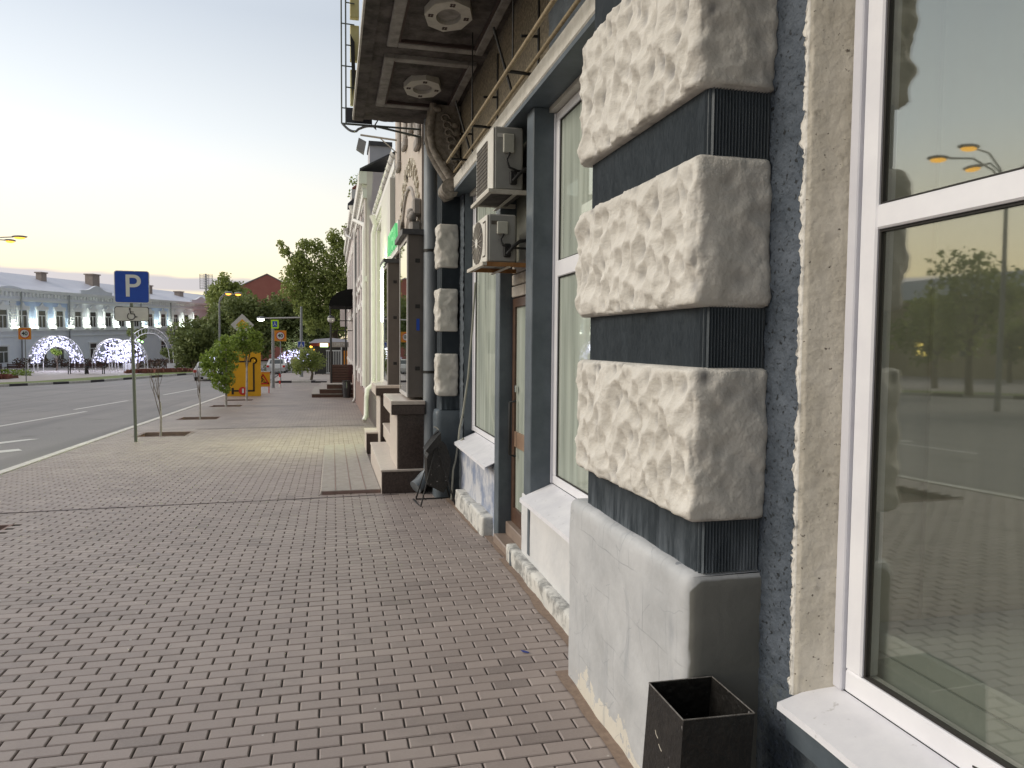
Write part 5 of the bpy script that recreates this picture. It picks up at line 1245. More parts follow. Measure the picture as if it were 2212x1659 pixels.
# ---------------------------------------------------------------- parking sign
PX, PY = -3.985, 16.54; zb = gz(PY)
ps = thing('parking_sign', (PX, PY, zb), 'blue square P parking sign with a white wheelchair plate below on a thin grey-green post', 'road sign')
MB().tube([(PX+.05, PY+.03, zb-.05), (PX+.03, PY+.03, 1.5), (PX+.01, PY+.03, 3.1)], .031, n=12).build('post', 'polegreen', ps)
cs_ = (-3.945, PY, 2.87); 
MB().prism(rrect(cs_, .655, .655, .05), (0, .008, 0)).build('plate', 'signwhite', ps)
MB().prism(rrect((cs_[0], PY-.004, cs_[2]), .625, .625, .04), (0, .003, 0)).build('blue_face', 'signblue', ps)
pt = MB(); put_text(pt, 'P', .64, (cs_[0]+.01, PY-.008, cs_[2]), depth=.004, bold=.004); pt.build('letter', 'signwhite', ps)
c2 = (-3.957, PY, 2.32)
MB().prism(rrect(c2, .645, .30, .045), (0, .008, 0)).build('lower_plate', 'signblack', ps)
lp = MB().prism(rrect((c2[0], PY-.004, c2[2]), .62, .275, .04), (0, .003, 0)).build('lower_face', 'signgrey', ps)
wc = MB(); ax, az = c2[0]-.02, c2[2]
disc(wc, (ax-.012, PY-.009, az+.105), .018, 12)
yy = PY-.009
def stroke(mb, pts, w, y, t=.003):
    for (a, b) in zip(pts[:-1], pts[1:]):
        dx, dz = b[0]-a[0], b[1]-a[1]; L_ = math.hypot(dx, dz) or 1; nx_, nz_ = -dz/L_*w/2, dx/L_*w/2; ex, ez = dx/L_*w*.3, dz/L_*w*.3
        mb.prism([(a[0]-ex+nx_, y, a[1]-ez+nz_), (b[0]+ex+nx_, y, b[1]+ez+nz_), (b[0]+ex-nx_, y, b[1]+ez-nz_), (a[0]-ex-nx_, y, a[1]-ez-nz_)], (0, t, 0))
stroke(wc, [(ax-.012, az+.085), (ax+.005, az+.005), (ax+.065, az+.003), (ax+.088, az-.06), (ax+.12, az-.055)], .018, yy)
stroke(wc, [(ax-.004, az+.045), (ax+.055, az+.043)], .013, yy)
stroke(wc, [(ax+.01+.07*math.cos(rad(a)), az-.045+.07*math.sin(rad(a))) for a in range(125, 371, 15)], .014, yy)
wc.build('wheelchair_symbol', 'signblack', ps)
br = MB(); 
for z in (2.45, 2.62, 3.1): br.box(PX-.06, PX+.09, PY+.009, PY+.028, z-.012, z+.012)
br.each('clamp', 'grey', ps)

# ---------------------------------------------------------------- plants
def leaves(mb, blobs, n, size, flat=.5, seed=1, core=.35):
    rg = random.Random(seed); vol = [b[3]**2*(b[4] if len(b) > 4 else 1) for b in blobs]; tot = sum(vol)
    cum = []; a = 0
    for v_ in vol: a += v_/tot; cum.append(a)
    for _ in range(n):
        u = rg.random(); i = next(k for k, c in enumerate(cum) if u <= c+1e-9); b = blobs[i]
        d = Vector((rg.gauss(0, 1), rg.gauss(0, 1), rg.gauss(0, 1))).normalized(); rr = b[3]*(core+(1.05-core)*rg.random()**.6)
        p = Vector((b[0]+d.x*rr, b[1]+d.y*rr, b[2]+d.z*rr*(b[4] if len(b) > 4 else 1)))
        if noise.noise(p*(1.1/max(b[3], .3))*1.6) < -.18 and rg.random() < .8: continue
        s_ = size*rg.uniform(.55, 1.25); nrm = (d*.6+Vector((rg.gauss(0, 1), rg.gauss(0, 1), rg.gauss(0, 1)))*.8).normalized()
        a_ = nrm.orthogonal().normalized(); a_ = (Matrix.Rotation(rg.uniform(0, 6.28), 3, nrm) @ a_); b_ = nrm.cross(a_)
        mb.face(p-a_*s_, p-b_*s_*.42-a_*s_*.2, p+a_*s_*.2-b_*s_*.5, p+a_*s_, p+b_*s_*.5+a_*s_*.1, p+b_*s_*.35-a_*s_*.4)
def branchy(mb, base, d, length, r, depth, rg, spread=.5, tips=None):
    p = Vector(base); pts = [p.copy()]; n = 4; dd = Vector(d).normalized()
    for i in range(n): dd = (dd+Vector((rg.gauss(0, .08), rg.gauss(0, .08), rg.gauss(0, .04)))).normalized(); p = p+dd*length/n; pts.append(p.copy())
    mb.tube(pts, [r*(1-.45*i/n) for i in range(n+1)], n=6)
    if tips is not None: tips.append(p.copy())
    if depth:
        for k in range(rg.choice((2, 3))):
            nd = (dd+Vector((rg.gauss(0, spread), rg.gauss(0, spread), rg.uniform(-.05, .35)))).normalized(); branchy(mb, pts[-1-(k % 2)], nd, length*rg.uniform(.55, .8), r*.5, depth-1, rg, spread, tips)
def bare_sapling(x, y, h, seed, label, lean=(0, 0)):
    zb = gz(y)-.07; rg = random.Random(seed); t = thing('bare_sapling', (x, y, zb), label, 'tree', 'bare saplings along the kerb')
    m_ = MB().tube([(x, y, zb), (x+.01, y, zb+.25*h), (x+lean[0]*.5, y, zb+.45*h)], [.026, .022, .018], n=7); m_.build('trunk', 'paintedtrunk', t)
    b = MB(); top = (x+lean[0]*.5, y, zb+.45*h)
    for k in range(4): branchy(b, (top[0], top[1], top[2]-.12*k*h*.5), (rg.uniform(-.45, .45), rg.uniform(-.3, .3), 1), .48*h*rg.uniform(.6, 1), .011, 1, rg, .25)
    b.build('branch', 'bark', t)
bare_sapling(-3.78, 18.1, 1.75, 3, 'thin bare whitewashed sapling right behind the parking sign')
bare_sapling(-3.70, 22.75, 1.75, 8, 'thin bare whitewashed sapling in the pit beyond the first bare one')
bare_sapling(-3.72, 7.95, 1.6, 12, 'thin bare sapling in the pit at the left edge nearest the camera') if False else None
def leafy_sapling(x, y, blobs, n, label, seed):
    zb = gz(y)-.07; t = thing('leafy_sapling', (x, y, zb), label, 'tree', 'leafy saplings along the kerb')
    zt_ = max(b[2] for b in blobs)
    MB().tube([(x, y, zb), (x+.02, y, zb+1.0), (x+.03, y, zt_-.2)], [.045, .038, .014], n=8).build('trunk', 'paintedtrunk', t)
    b = MB(); rg = random.Random(seed)
    for q in blobs: b.tube([(x+.02, y, min(q[2]-.25, zb+1.3)), ((x+q[0])/2, (y+q[1])/2, q[2]-.2), (q[0], q[1], q[2])], [.014, .010, .005], n=5)
    b.build('branch', 'bark', t)
    l_ = MB(); leaves(l_, blobs, n, .068, seed=seed); l_.build('crown', 'leaf', t)
leafy_sapling(-3.72, 28.3, [(-3.80, 28.3, 1.5, .38), (-4.15, 28.2, 1.15, .40), (-3.68, 28.4, 1.0, .38), (-4.25, 28.5, .72, .34), (-3.85, 28.2, .62, .38), (-3.66, 28.4, .42, .26), (-3.95, 28.3, .28, .28), (-3.75, 28.4, 1.82, .2), (-4.4, 28.4, 1.0, .22), (-3.72, 28.2, .05, .16), (-3.45, 28.3, 1.2, .2)], 3400, 'leafy young tree nearer the camera, its crown overlapping the left part of the yellow board', 5)
leafy_sapling(-3.42, 32.1, [(-3.5, 32.1, 2.25, .32), (-3.35, 32.0, 1.9, .45), (-3.05, 32.2, 1.65, .36), (-3.5, 32.1, 1.5, .38), (-3.75, 32.0, 1.75, .34), (-3.0, 32.1, 1.95, .24)], 2300, 'leafy young tree behind, with its top in front of the diamond road sign', 6)
def tree(name, x, y, crown, trunk_h, n, size, m, label, seed, group='trees at the end of the street', tr=.22, gap=None):
    zb = gz(y)-.02; t = thing(name, (x, y, zb), label, 'tree', group); rg = random.Random(seed)
    tk = MB(); tk.tube([(x, y, zb), (x+.1, y, zb+trunk_h*.5), (x, y, zb+trunk_h)], [tr*1.25, tr, tr*.8], n=10)
    for b in crown[:10]:
        c = Vector(b[:3]); s_ = Vector((x, y, zb+trunk_h*rg.uniform(.7, 1))); mid = (s_+c)/2+Vector((rg.uniform(-.3, .3), rg.uniform(-.3, .3), .2)); tk.tube([s_, mid, c], [tr*.5, tr*.3, tr*.08], n=6)
    tk.build('trunk', 'bark', t)
    l_ = MB(); leaves(l_, crown, n, size, seed=seed, core=.15); l_.build('crown', m, t); return t
def auto_crown(x, y, z, rx, rz, k, seed, ry=None):
    rg = random.Random(seed); ry = ry or rx; out = []
    for _ in range(k):
        d = Vector((rg.gauss(0, 1), rg.gauss(0, 1), rg.gauss(0, 1))).normalized()*rg.uniform(.25, .95)
        out.append((x+d.x*rx*.8, y+d.y*ry*.8, z+d.z*rz*.8, min(rx, rz)*rg.uniform(.28, .46)))
    return out
# dark tree mass, far side of the crossing
T_ = [('broad_tree', -13.4, 80, 1.6, 2.6, 3.6, 12000, .19, 'leafdark', 'round dark green tree nearest the pale blue building'),
      ('broad_tree', -11.2, 86, 2.9, 3.2, 4.6, 15000, .21, 'leafdark', 'dark tree behind the street lamp with the orange heads'),
      ('tall_tree', -12.8, 97, 7.3, 2.9, 3.4, 7000, .23, 'leafbig', 'lighter loose tree standing above the dark ones, left of the red-brown roof'),
      ('broad_tree', -8.2, 84, 3.6, 3.3, 5.0, 15000, .21, 'leafdark', 'dark tree in front of the red-brown roof'),
      ('broad_tree', -4.8, 88, 3.4, 3.4, 5.0, 15000, .21, 'leafdark', 'dark tree right of the roof, behind the speed limit sign'),
      ('broad_tree', -1.2, 92, 3.0, 3.8, 5.0, 12000, .22, 'leafdark', 'dark tree behind the kiosk')]
for i, (nm, x, y, z, rx, rz, n, s_, m_, lb) in enumerate(T_): tree(nm, x, y, auto_crown(x, y, z, rx, rz, 40, 40+i), max(.8, z-1.0), n, s_, m_, lb, 60+i)
big = [(-3.0, 74, 9.3, 1.1), (-4.3, 74, 10.3, .6), (-4.7, 74, 11.0, .4), (-1.4, 75, 10.8, 1.0), (-2.6, 74, 10.9, .7), (-.3, 74, 9.6, 1.1), (1.2, 75, 10.6, 1.2), (.2, 75, 12.0, .8), (1.6, 75, 12.6, .7), (-3.6, 74, 8.0, 1.2), (-2.0, 74, 8.4, 1.4), (-.4, 74, 7.9, 1.4), (1.2, 74, 8.2, 1.5), (2.6, 75, 9.5, 1.3), (-3.4, 73.5, 6.6, 1.3), (-1.8, 74, 6.6, 1.5), (.2, 74, 6.4, 1.5), (1.8, 74, 6.4, 1.5), (-2.4, 73, 5.2, 1.2), (-.8, 73.5, 5.1, 1.4), (.9, 73.5, 4.9, 1.4), (-1.9, 73, 3.9, 1.0), (-.4, 73, 3.7, 1.1), (1.1, 73, 3.6, 1.2), (-1.9, 73, 2.9, .6), (3.2, 75, 7.2, 1.6), (-2.9, 74, 9.9, .5), (.6, 75, 11.2, .9)]
tree('big_tree', .4, 74.5, big, 3.5, 30000, .15, 'leafbig', 'tall bright green tree with a ragged open top behind the porch', 77, tr=.3)
tree('small_tree', -1.6, 60.5, [(-1.7, 60.5, .55, .75), (-2.5, 60.4, .15, .65), (-1.1, 60.6, .25, .7), (-2.6, 60.5, -.4, .45), (-1.6, 60.4, -.1, .6), (-2.2, 60.5, .9, .45)], 1.0, 3300, .09, 'leafbig', 'small leafy tree with a whitewashed trunk in front of the kiosk', 78, tr=.09)
tree('small_tree', -19.6, 84, auto_crown(-19.6, 84, 2.4, 1.2, .9, 10, 5), 2.2, 1700, .13, 'leafdark', 'small round dark tree between the light arches and the pale blue building', 79, tr=.1)
tree('small_tree', -16.4, 84.5, auto_crown(-16.4, 84.5, .3, 1.5, 1.1, 12, 9), .8, 3000, .13, 'leafdark', 'dark bushy tree beside the bare metal arch', 80, tr=.1)
tree('small_tree', -25.9, 80, auto_crown(-25.9, 80, .55, .55, .6, 6, 9), 1.2, 700, .1, 'leaf', 'tiny bright green tree seen through the left light arch', 81, tr=.05)
tree('bare_tree', 2.6, 44, [(2.1, 44, 10.5, .55), (1.5, 44, 10.9, .5), (1.3, 44, 10.2, .35), (1.9, 44, 11.3, .35)], 9.5, 520, .10, 'leaf', 'treetop showing above the roof of the stucco building', 82, tr=.12)
# ---------------------------------------------------------------- signs and boards on the pavement
def post(mb, x, y, z1, r=.035, z0=None): return mb.tube([(x, y, gz(y)-.02 if z0 is None else z0), (x, y, z1)], r, n=10)
yb_ = thing('detour_board', (-3.9, 35.4, gz(35.4)), 'big yellow detour board with a black route line and a red no-entry disc', 'road sign')
MB().prism(rrect((-3.905, 35.4, .30), 1.52, 2.03, .05), (0, .04, 0)).build('board', 'signyellow', yb_)
b = MB(); Yf = 35.392
stroke(b, [(-4.36, -.36), (-4.36, -.60)], .10, Yf); stroke(b, [(-4.36, -.47), (-3.45, -.47), (-3.45, .78)], .075, Yf-.003)
stroke(b, [(-4.2, .85), (-3.65, .86)], .07, Yf)
stroke(b, [(-3.46+.13*math.cos(rad(a)), .90+.13*math.sin(rad(a))) for a in range(200, -75, -15)], .06, Yf-.006); b.build('route_line', 'signblack', yb_)
r_ = MB(); disc(r_, (-3.92, Yf-.012, -.47), .185, 28); r_.build('no_entry_disc', 'signred', yb_); w_ = MB(); w_.box(-3.96, -3.88, Yf-.016, Yf-.013, -.57, -.37); w_.build('white_bar', 'signwhite', yb_)
f_ = MB(); f_.box(-4.6, -4.54, 35.44, 35.5, -.95, 1.2); f_.box(-3.28, -3.22, 35.44, 35.5, -.95, 1.2); f_.box(-4.6, -3.2, 35.44, 36.0, -.98+.2, -.76+.06); f_.build('stand', 'grey', yb_)
wk = thing('roadworks_board', (-3.3, 38.5, gz(38.5)), 'orange roadworks triangle board on red and white legs behind the yellow board', 'road sign')
MB().box(-3.62, -2.99, 38.5, 38.54, -.47, .26).build('board', 'signorange', wk); bx(-3.615, -2.995, 38.494, 38.499, -.42, .16).build('yellow_face', 'signyellow', wk)
def tri(mb, cx, cz, s_, y, w):
    P = [(cx, cz+s_), (cx-s_*.87, cz-s_*.5), (cx+s_*.87, cz-s_*.5), (cx, cz+s_)]; stroke(mb, P, w, y)
tm = MB(); tri(tm, -3.32, -.17, .30, 38.488, .07); tm.build('triangle', 'signred', wk)
mn = MB(); stroke(mn, [(-3.38, .0), (-3.36, -.12), (-3.42, -.27)], .035, 38.486); stroke(mn, [(-3.36, -.12), (-3.31, -.27)], .03, 38.486); stroke(mn, [(-3.37, -.03), (-3.26, -.14)], .025, 38.486); stroke(mn, [(-3.30, -.12), (-3.22, -.25)], .02, 38.484); stroke(mn, [(-3.26, -.27), (-3.15, -.25)], .04, 38.484); disc(mn, (-3.37, 38.486, .035), .03, 10); mn.build('worker_symbol', 'signblack', wk)
lg = MB()
for i in range(4): lg.box(-3.60, -3.55, 38.56, 38.6, -.80+i*.12, -.68+i*.12) if i % 2 else None
for x in (-3.05,): lg.tube([(x, 38.56, -.79), (x, 38.56, -.4)], .025)
lg.tube([(-3.6, 38.56, -.79), (-3.6, 38.56, -.4)], .025); lg.each('leg', 'signred', wk); bx(-3.64, -2.97, 38.49, 38.56, .262, .31).build('lamp_bar', 'signwhite', wk)
def sign40(x, y, z, w, h, label, z0=None):
    t = thing('speed_limit_sign', (x, y, gz(y)), label, 'road sign', 'orange speed limit signs')
    MB().prism(rrect((x, y, z), w, h, .04), (0, .02, 0)).build('plate', 'signorange', t)
    r_ = MB(); disc(r_, (x, y-.006, z), h*.40, 28); r_.build('red_ring', 'signred', t); r2 = MB(); disc(r2, (x, y-.010, z), h*.33, 28); r2.build('white_disc', 'signwhite', t)
    tt = MB(); put_text(tt, '40', h*.46, (x, y-.014, z), depth=.004, bold=h*.012); tt.build('number', 'signblack', t)
    p = MB(); p.tube([(x, y+.05, gz(y) if z0 is None else z0), (x, y+.05, z+h*.4)], .035, n=8); p.build('post', 'grey', t)
sign40(-3.74, 58, 2.185, .86, .80, 'orange 40 speed limit sign on the right, under the green-edged crossing sign')
sign40(-20.95, 58.7, 2.16, .80, .82, 'orange 40 speed limit sign on the left, in front of the pale blue building', z0=-1.2)
pr_ = thing('priority_sign', (-4.43, 40, gz(40)), 'white and yellow diamond main-road sign standing behind the leafy sapling', 'road sign')
dm = lambda r, y: [(-4.43, y, 2.6+r), (-4.43-r, y, 2.6), (-4.43, y, 2.6-r), (-4.43+r, y, 2.6)]
MB().prism(dm(.565, 40.0), (0, .02, 0)).build('plate', 'signgrey', pr_); MB().prism(dm(.30, 39.99), (0, .008, 0)).build('yellow_face', 'signyellow', pr_); post(MB(), -4.43, 40.05, 2.9).build('post', 'grey', pr_)
cs2 = thing('crossing_sign', (-3.34, 45.1, gz(45.1)), 'green-edged blue pedestrian crossing sign on a dark concrete post', 'road sign')
MB().prism(rrect((-3.2, 45, 2.77), .42, .50, .03), (0, .02, 0)).build('plate', 'limegreen', cs2); MB().prism(rrect((-3.2, 44.99, 2.77), .26, .34, .02), (0, .008, 0)).build('blue_face', 'signblue', cs2)
tm = MB(); stroke(tm, [(-3.27, 2.68), (-3.2, 2.82), (-3.13, 2.68)], .03, 44.982); stroke(tm, [(-3.2, 2.82), (-3.2, 2.9)], .03, 44.982); tm.build('walker_symbol', 'signwhite', cs2)
MB().tube([(-3.345, 45.12, gz(45)-.02), (-3.33, 45.12, .4), (-3.32, 45.12, 2.6)], [.10, .085, .07], n=10).build('post', 'grey', cs2)
cs3 = thing('crossing_sign', (-3.3, 66, gz(66)), 'small pale blue crossing sign in front of the kiosk', 'road sign')
MB().prism(rrect((-2.55, 65.9, 1.52), .62, .56, .03), (0, .02, 0)).build('plate', 'signgrey', cs3); tm = MB(); tm.prism(rrect((-2.55, 65.89, 1.52), .5, .44, .02), (0, .006, 0)); tm.build('blue_face', 'signblue', cs3)
tm = MB(); stroke(tm, [(-2.68, 1.35), (-2.55, 1.62), (-2.42, 1.35)], .06, 65.88); tm.build('walker_symbol', 'signwhite', cs3); post(MB(), -2.55, 65.98, 1.7).build('post', 'grey', cs3)
kb_ = bx(-2.75, -1.45, 54.05, 54.3, gz(54)-.1, gz(54)+.16); tag(kb_.build('barrier_block', 'kerb'), 'white painted concrete block at the end of the pavement', 'barrier'); kb_ = bx(-3.7, -2.76, 54.05, 54.3, gz(54)-.1, gz(54)+.14); tag(kb_.build('barrier_block', 'kerbdk'), 'long dark concrete block left of the white one', 'barrier'); kb_ = bx(-1.44, -1.15, 54.05, 54.3, gz(54)-.1, gz(54)+.15); tag(kb_.build('barrier_block', 'kerbdk'), 'short dark concrete block right of the white one', 'barrier')
cn_ = thing('barrier_post', (-3.12, 46, gz(46)), 'short red and white striped barrier post beside the concrete post', 'barrier')
for i in range(4): MB().cyl((-3.02, 46, gz(46)+.2*i), (-3.02, 46, gz(46)+.2*i+.2), .05, n=10).build('stripe', 'signred' if i % 2 else 'signwhite', cn_)
# ---------------------------------------------------------------- street lamps
l1 = thing('street_lamp', (-8.27, 60, -1.39), 'slender grey street lamp with two glowing orange heads beyond the saplings', 'street lamp', 'street lamps')
MB().tube([(-8.27, 60, -1.39), (-8.27, 60, 4.6), (-8.2, 60, 5.0), (-7.95, 60, 5.28), (-7.7, 60, 5.34)], [.09, .06, .05, .045, .04], n=8).tube([(-8.25, 60, 4.7), (-8.0, 60.3, 5.2), (-7.3, 60.5, 5.34), (-7.0, 60.5, 5.34)], .04, n=6).build('pole', 'grey', l1)
for k, (x, y) in enumerate(((-7.62, 60), (-6.98, 60.5))):
    h = MB().ball((x, y, 5.42), .22, sc_=(1.3, .8, .45)).build('lamp_head', 'grey', l1); MB().ball((x, y, 5.34), .18, sc_=(1.15, .8, .6)).build('lamp_glass', 'orange_lamp', h)
l2 = thing('street_lamp', (-2.56, 66, -1.26), 'whitish lit lamp at the end of a long horizontal arm above the crossing', 'street lamp', 'street lamps')
MB().tube([(-2.56, 66, -1.28), (-2.53, 66, 4.75)], [.16, .09], n=10).build('pole', 'grey', l2); MB().tube([(-2.5, 66, 3.82), (-5.6, 66, 3.70)], .055, n=8).build('arm', 'boxlight', l2)
MB().ball((-5.8, 66, 3.72), .24, sc_=(1.5, .8, .5)).build('lamp_head', 'grey', l2); MB().ball((-5.82, 66, 3.60), .2, sc_=(1.4, .9, .7)).build('lamp_glass', 'cool_lamp', l2)
# four-armed lamp left of the road: its two nearer arms enter the frame, the rest shows in the window
def arm_lamp(x, y, H, dirs, label, seed):
    zb = gz(y)-.12; t = thing('street_lamp', (x, y, zb), label, 'street lamp', 'street lamps')
    MB().tube([(x, y, zb), (x, y, H*.55), (x, y, H-1.1)], [.11, .08, .06], n=10).build('pole', 'grey', t)
    for k, (dx, dy, L_) in enumerate(dirs):
        d = Vector((dx, dy, 0)).normalized()
        a = MB(); P = [Vector((x, y, H-1.2)), Vector((x, y, H-.5))+d*.25*L_, Vector((x, y, H-.05))+d*.6*L_, Vector((x, y, H))+d*L_]
        a.tube(P, .035, n=6); ao = a.build('arm', 'grey', t)
        hp_ = P[-1]+d*.35
        MB().ball((hp_.x, hp_.y, hp_.z+.03), .2, sc_=(1+1.2*abs(d.x), 1+1.2*abs(d.y), .38)).build('lamp_head', 'grey', ao); MB().ball((hp_.x, hp_.y, hp_.z-.05), .16, sc_=(1+.9*abs(d.x), 1+.9*abs(d.y), .5)).build('lamp_glass', 'yellow_lamp', ao)
arm_lamp(-20.0, 21.8, 8.6, [(.9, .5, 1.9), (.95, -.2, 1.9), (-.2, 1, 1.6), (-.7, -.6, 1.6)], 'tall four-armed street lamp with orange heads mirrored in the near window', 1)
arm_lamp(-20.4, 50.5, 7.85, [(1, -.1, 2.0), (.5, .9, 1.8), (-1, .1, 1.8)], 'curved-arm street lamp over the left edge with dim orange heads', 2)
# ---------------------------------------------------------------- floodlight mast and red roof
fm_ = thing('floodlight_mast', (-23, 150, 0), 'distant stadium floodlight mast with a grid of lamps', 'mast')
MB().tube([(-23, 150, -1.3), (-23, 150, 14.3)], [.28, .16], n=8).build('pole', 'grey', fm_)
g_ = MB(); 
for i in range(7): g_.box(-24.1, -21.85, 149.95, 150.05, 11.5+i*.45, 11.54+i*.45)
for i in range(4): g_.box(-24.1+i*.75, -24.04+i*.75, 149.9, 150.1, 11.5, 14.2)
g_.box(-24.1, -21.85, 149.9, 150.1, 11.45, 11.52); g_.build('rack', 'grey', fm_)
g_ = MB()
for i in range(6):
    for j in range(7): g_.box(-24.05+j*.32, -23.88+j*.32, 149.8, 149.9, 11.6+i*.45, 11.80+i*.45)
g_.each('lamp', 'signgrey', fm_)
rb = thing('red_roof_building', (-10, 125, -1.3), 'building with a wide red-brown gabled end rising above the dark trees', 'building')
MB().prism([(-17, 125, -1.3), (-17, 125, 9.0), (-10.03, 125, 12.4), (-3.5, 125, 9.0), (-3.5, 125, -1.3)], (0, 14, 0)).build('wall', 'redroof', rb)
MB().prism([(-17.3, 124.9, 9.0), (-10.03, 124.9, 12.55), (-3.2, 124.9, 9.1), (-3.2, 124.9, 8.95), (-10.03, 124.9, 12.38), (-17.3, 124.9, 8.85)], (0, 14.3, 0)).build('roof', 'grey', rb)
# ---------------------------------------------------------------- kiosk and fence behind the crossing
ki = thing('kiosk', (-.2, 72, -1.26), 'small kiosk with a grey curved roof, red fascia and a lit yellow-green sign', 'kiosk')
MB().prism([(-2.1, 70, 1.62), (-1.5, 70, 1.98), (0, 70, 2.12), (1.5, 70, 1.95), (1.5, 70, 1.75)], (0, 3.5, 0)).build('roof', 'lilacroof', ki)
bx(-1.9, 1.6, 70.3, 73.2, 1.35, 1.66).build('fascia', 'kioskred', ki); bx(-1.5, 1.6, 71.5, 73, -1.3, 1.35).build('wall', 'cardark', ki)
sg = bx(-1.05, -.35, 70.18, 70.28, 1.28, 1.62); sg.build('lit_sign', 'kiosksign', ki); MB().ball((-1.85, 70.4, 1.3), .13).ball((-1.5, 70.6, .55), .13).ball((-1.55, 70.6, 1.0), .10).each('lamp', 'yellow_lamp', ki)
pk = MB()
for x in (-1.55, -1.48, -.85): pk.box(x, x+.07, 70.2, 70.3, -1.26, 1.35)
pk.each('post', 'cardark', ki)
fe = thing('fence', (.6, 66, -1.26), 'white picket railing with yellow panels beyond the porch', 'fence')
f1 = MB()
for i in range(9): f1.box(-.45+i*.14, -.41+i*.14, 66, 66.04, -.95, .95)
f1.box(-.5, .8, 66, 66.05, -.98, -.88); f1.box(.75, .85, 66, 66.05, -1.25, 1.3); f1.box(-.5, .8, 66, 66.05, .95, 1.05); f1.build('picket_panel', 'signwhite', fe)
f2 = MB(); [f2.box(1.0+i*.22, 1.12+i*.22, 66, 66.05, -1.1, 1.0) for i in range(3)]; f2.each('yellow_panel', 'signorange', fe)
hd = MB(); leaves(hd, [(-6+i*1.1, 79+.3*(i % 2), -.9, .75, .7) for i in range(9)], 2600, .13, seed=3); tag(hd.build('hedge', 'leafdark'), 'low dark hedge along the far side of the crossing', 'hedge', kind='stuff')
hd = MB(); leaves(hd, [(-32+i*1.0, 88.5-.25*i*.3, -.75, .8, .7) for i in range(19)], 3600, .14, seed=4); tag(hd.build('hedge', mat('reddish_hedge_leaf', (.10, .045, .04), (.08, .07, .04), rough=.8, scale=2)), 'low reddish hedge in front of the pale blue building', 'hedge', kind='stuff')
hd = MB(); leaves(hd, [(-26.5+.5*i, 70-.2*i, -1.0, .4, .7) for i in range(5)], 500, .1, seed=6); tag(hd.build('shrub', 'leaf'), 'low bright green shrub on the island in front of the left light arch', 'shrub')
# ---------------------------------------------------------------- pale blue two-storey building
BB = thing('blue_building', (-34.9, 91, -1.26), 'long pale blue two-storey building with white trim, lit upward between its windows', 'building')
BP = Vector((-34.9, 91, 0)); BD = Vector((.3085, .9512, 0)); BN = Vector((.9512, -.3085, 0))
def lift(s, z): return z+s*(.040-.030*min(1, max(0, z+1.3)/8.8))*(1 if z > -1 else 0)*1.0
def Q(s, o, z): p = BP+BD*s+BN*o; return (p.x, p.y, z+ (s*(.010+.019*max(0, 1-abs(z-3.2)/6.0)) if z > -1.2 else 0))
def bb(mb, s0, s1, o0, o1, z0, z1):
    v = [Q(s, o, z) for z in (z0, z1) for o in (o0, o1) for s in (s0, s1)]
    return mb.raw(v, [(0, 2, 3, 1), (4, 5, 7, 6), (0, 1, 5, 4), (2, 6, 7, 3), (0, 4, 6, 2), (1, 3, 7, 5)])
wm = MB(); bb(wm, -16, 60, -12, 0, -1.3, 7.0); wm.build('wall', 'blueb2', BB)
for i, (a, b) in enumerate(((2.4, 11.0), (27.0, 34.0), (-12, -4))): m_ = MB(); bb(m_, a, b, 0, .03, 3.0, 5.9); m_.build('blue_panel', 'blueb', BB)
tr_ = MB(); bb(tr_, -16, 60, 0, .35, 6.95, 7.3); bb(tr_, -16, 60, 0, .22, 5.95, 6.15); bb(tr_, -16, 60, 0, .30, 2.55, 2.85); bb(tr_, -16, 60, 0, .12, 1.9, 2.0)
for i in range(120): bb(tr_, -16+i*.6, -15.75+i*.6, 0, .22, 6.45, 6.9)
for s in (-4.2, 1.5, 11.1, 26.0, 34.5):
    for j in range(9): bb(tr_, s, s+.9, 0, .16, 3.0+j*.33, 3.24+j*.33)
tr_.build('trim', 'bluebtrim', BB)
rf = MB(); v = [Q(-16, .4, 7.3), Q(60, .4, 7.3), Q(60, -6, 9.6), Q(-16, -6, 9.6), Q(-16, -12.4, 7.3), Q(60, -12.4, 7.3)]
rf.raw(v, [(0, 1, 2, 3), (3, 2, 5, 4), (0, 3, 4), (1, 5, 2)]); rf.build('roof', 'lilacroof', BB)
for i, s in enumerate((-10, 1.5, 16.5, 24, 44)):
    p_ = MB(); k = 14
    pts_ = [Q(s-3.2+6.4*j/k, .25, 7.32+.45+(.75*math.exp(-((j/k-.5)*5)**2))) for j in range(k+1)] if i in (2, 4) else [Q(s-2+4*j/k, .25, 7.32+.25*math.sin(math.pi*j/k)) for j in range(k+1)]
    p_.prism(pts_+[Q(s+(3.2 if i in (2, 4) else 2), .25, 7.3), Q(s-(3.2 if i in (2, 4) else 2), .25, 7.3)], tuple(BN*-.3)); p_.build('parapet', 'blueb2', BB)
for (s, o, z, w, h) in ((1.0, -4, 8.6, 1.0, 2.1), (12.0, -4, 8.9, .7, 1.1), (22, -4, 8.4, 1.1, 2.4), (34, -3, 8.6, .7, 1.3), (43, -3, 8.3, .9, 1.2)):
    c = MB(); bb(c, s, s+w*1.4, o-w, o, z-1, z+h*.85); co_ = c.build('chimney', 'brick', BB); c = MB(); bb(c, s-.12, s+w*1.4+.12, o-w-.12, o+.12, z+h*.85, z+h*.85+.15); c.build('cap', 'brick', co_)
wins = [-11.9, -8.8, -5.7, .4, 3.4, 6.45, 9.45, 12.8, 15.75, 18.95, 21.9, 25.4, 28.9, 32.4, 36.0, 39.2, 42.4]
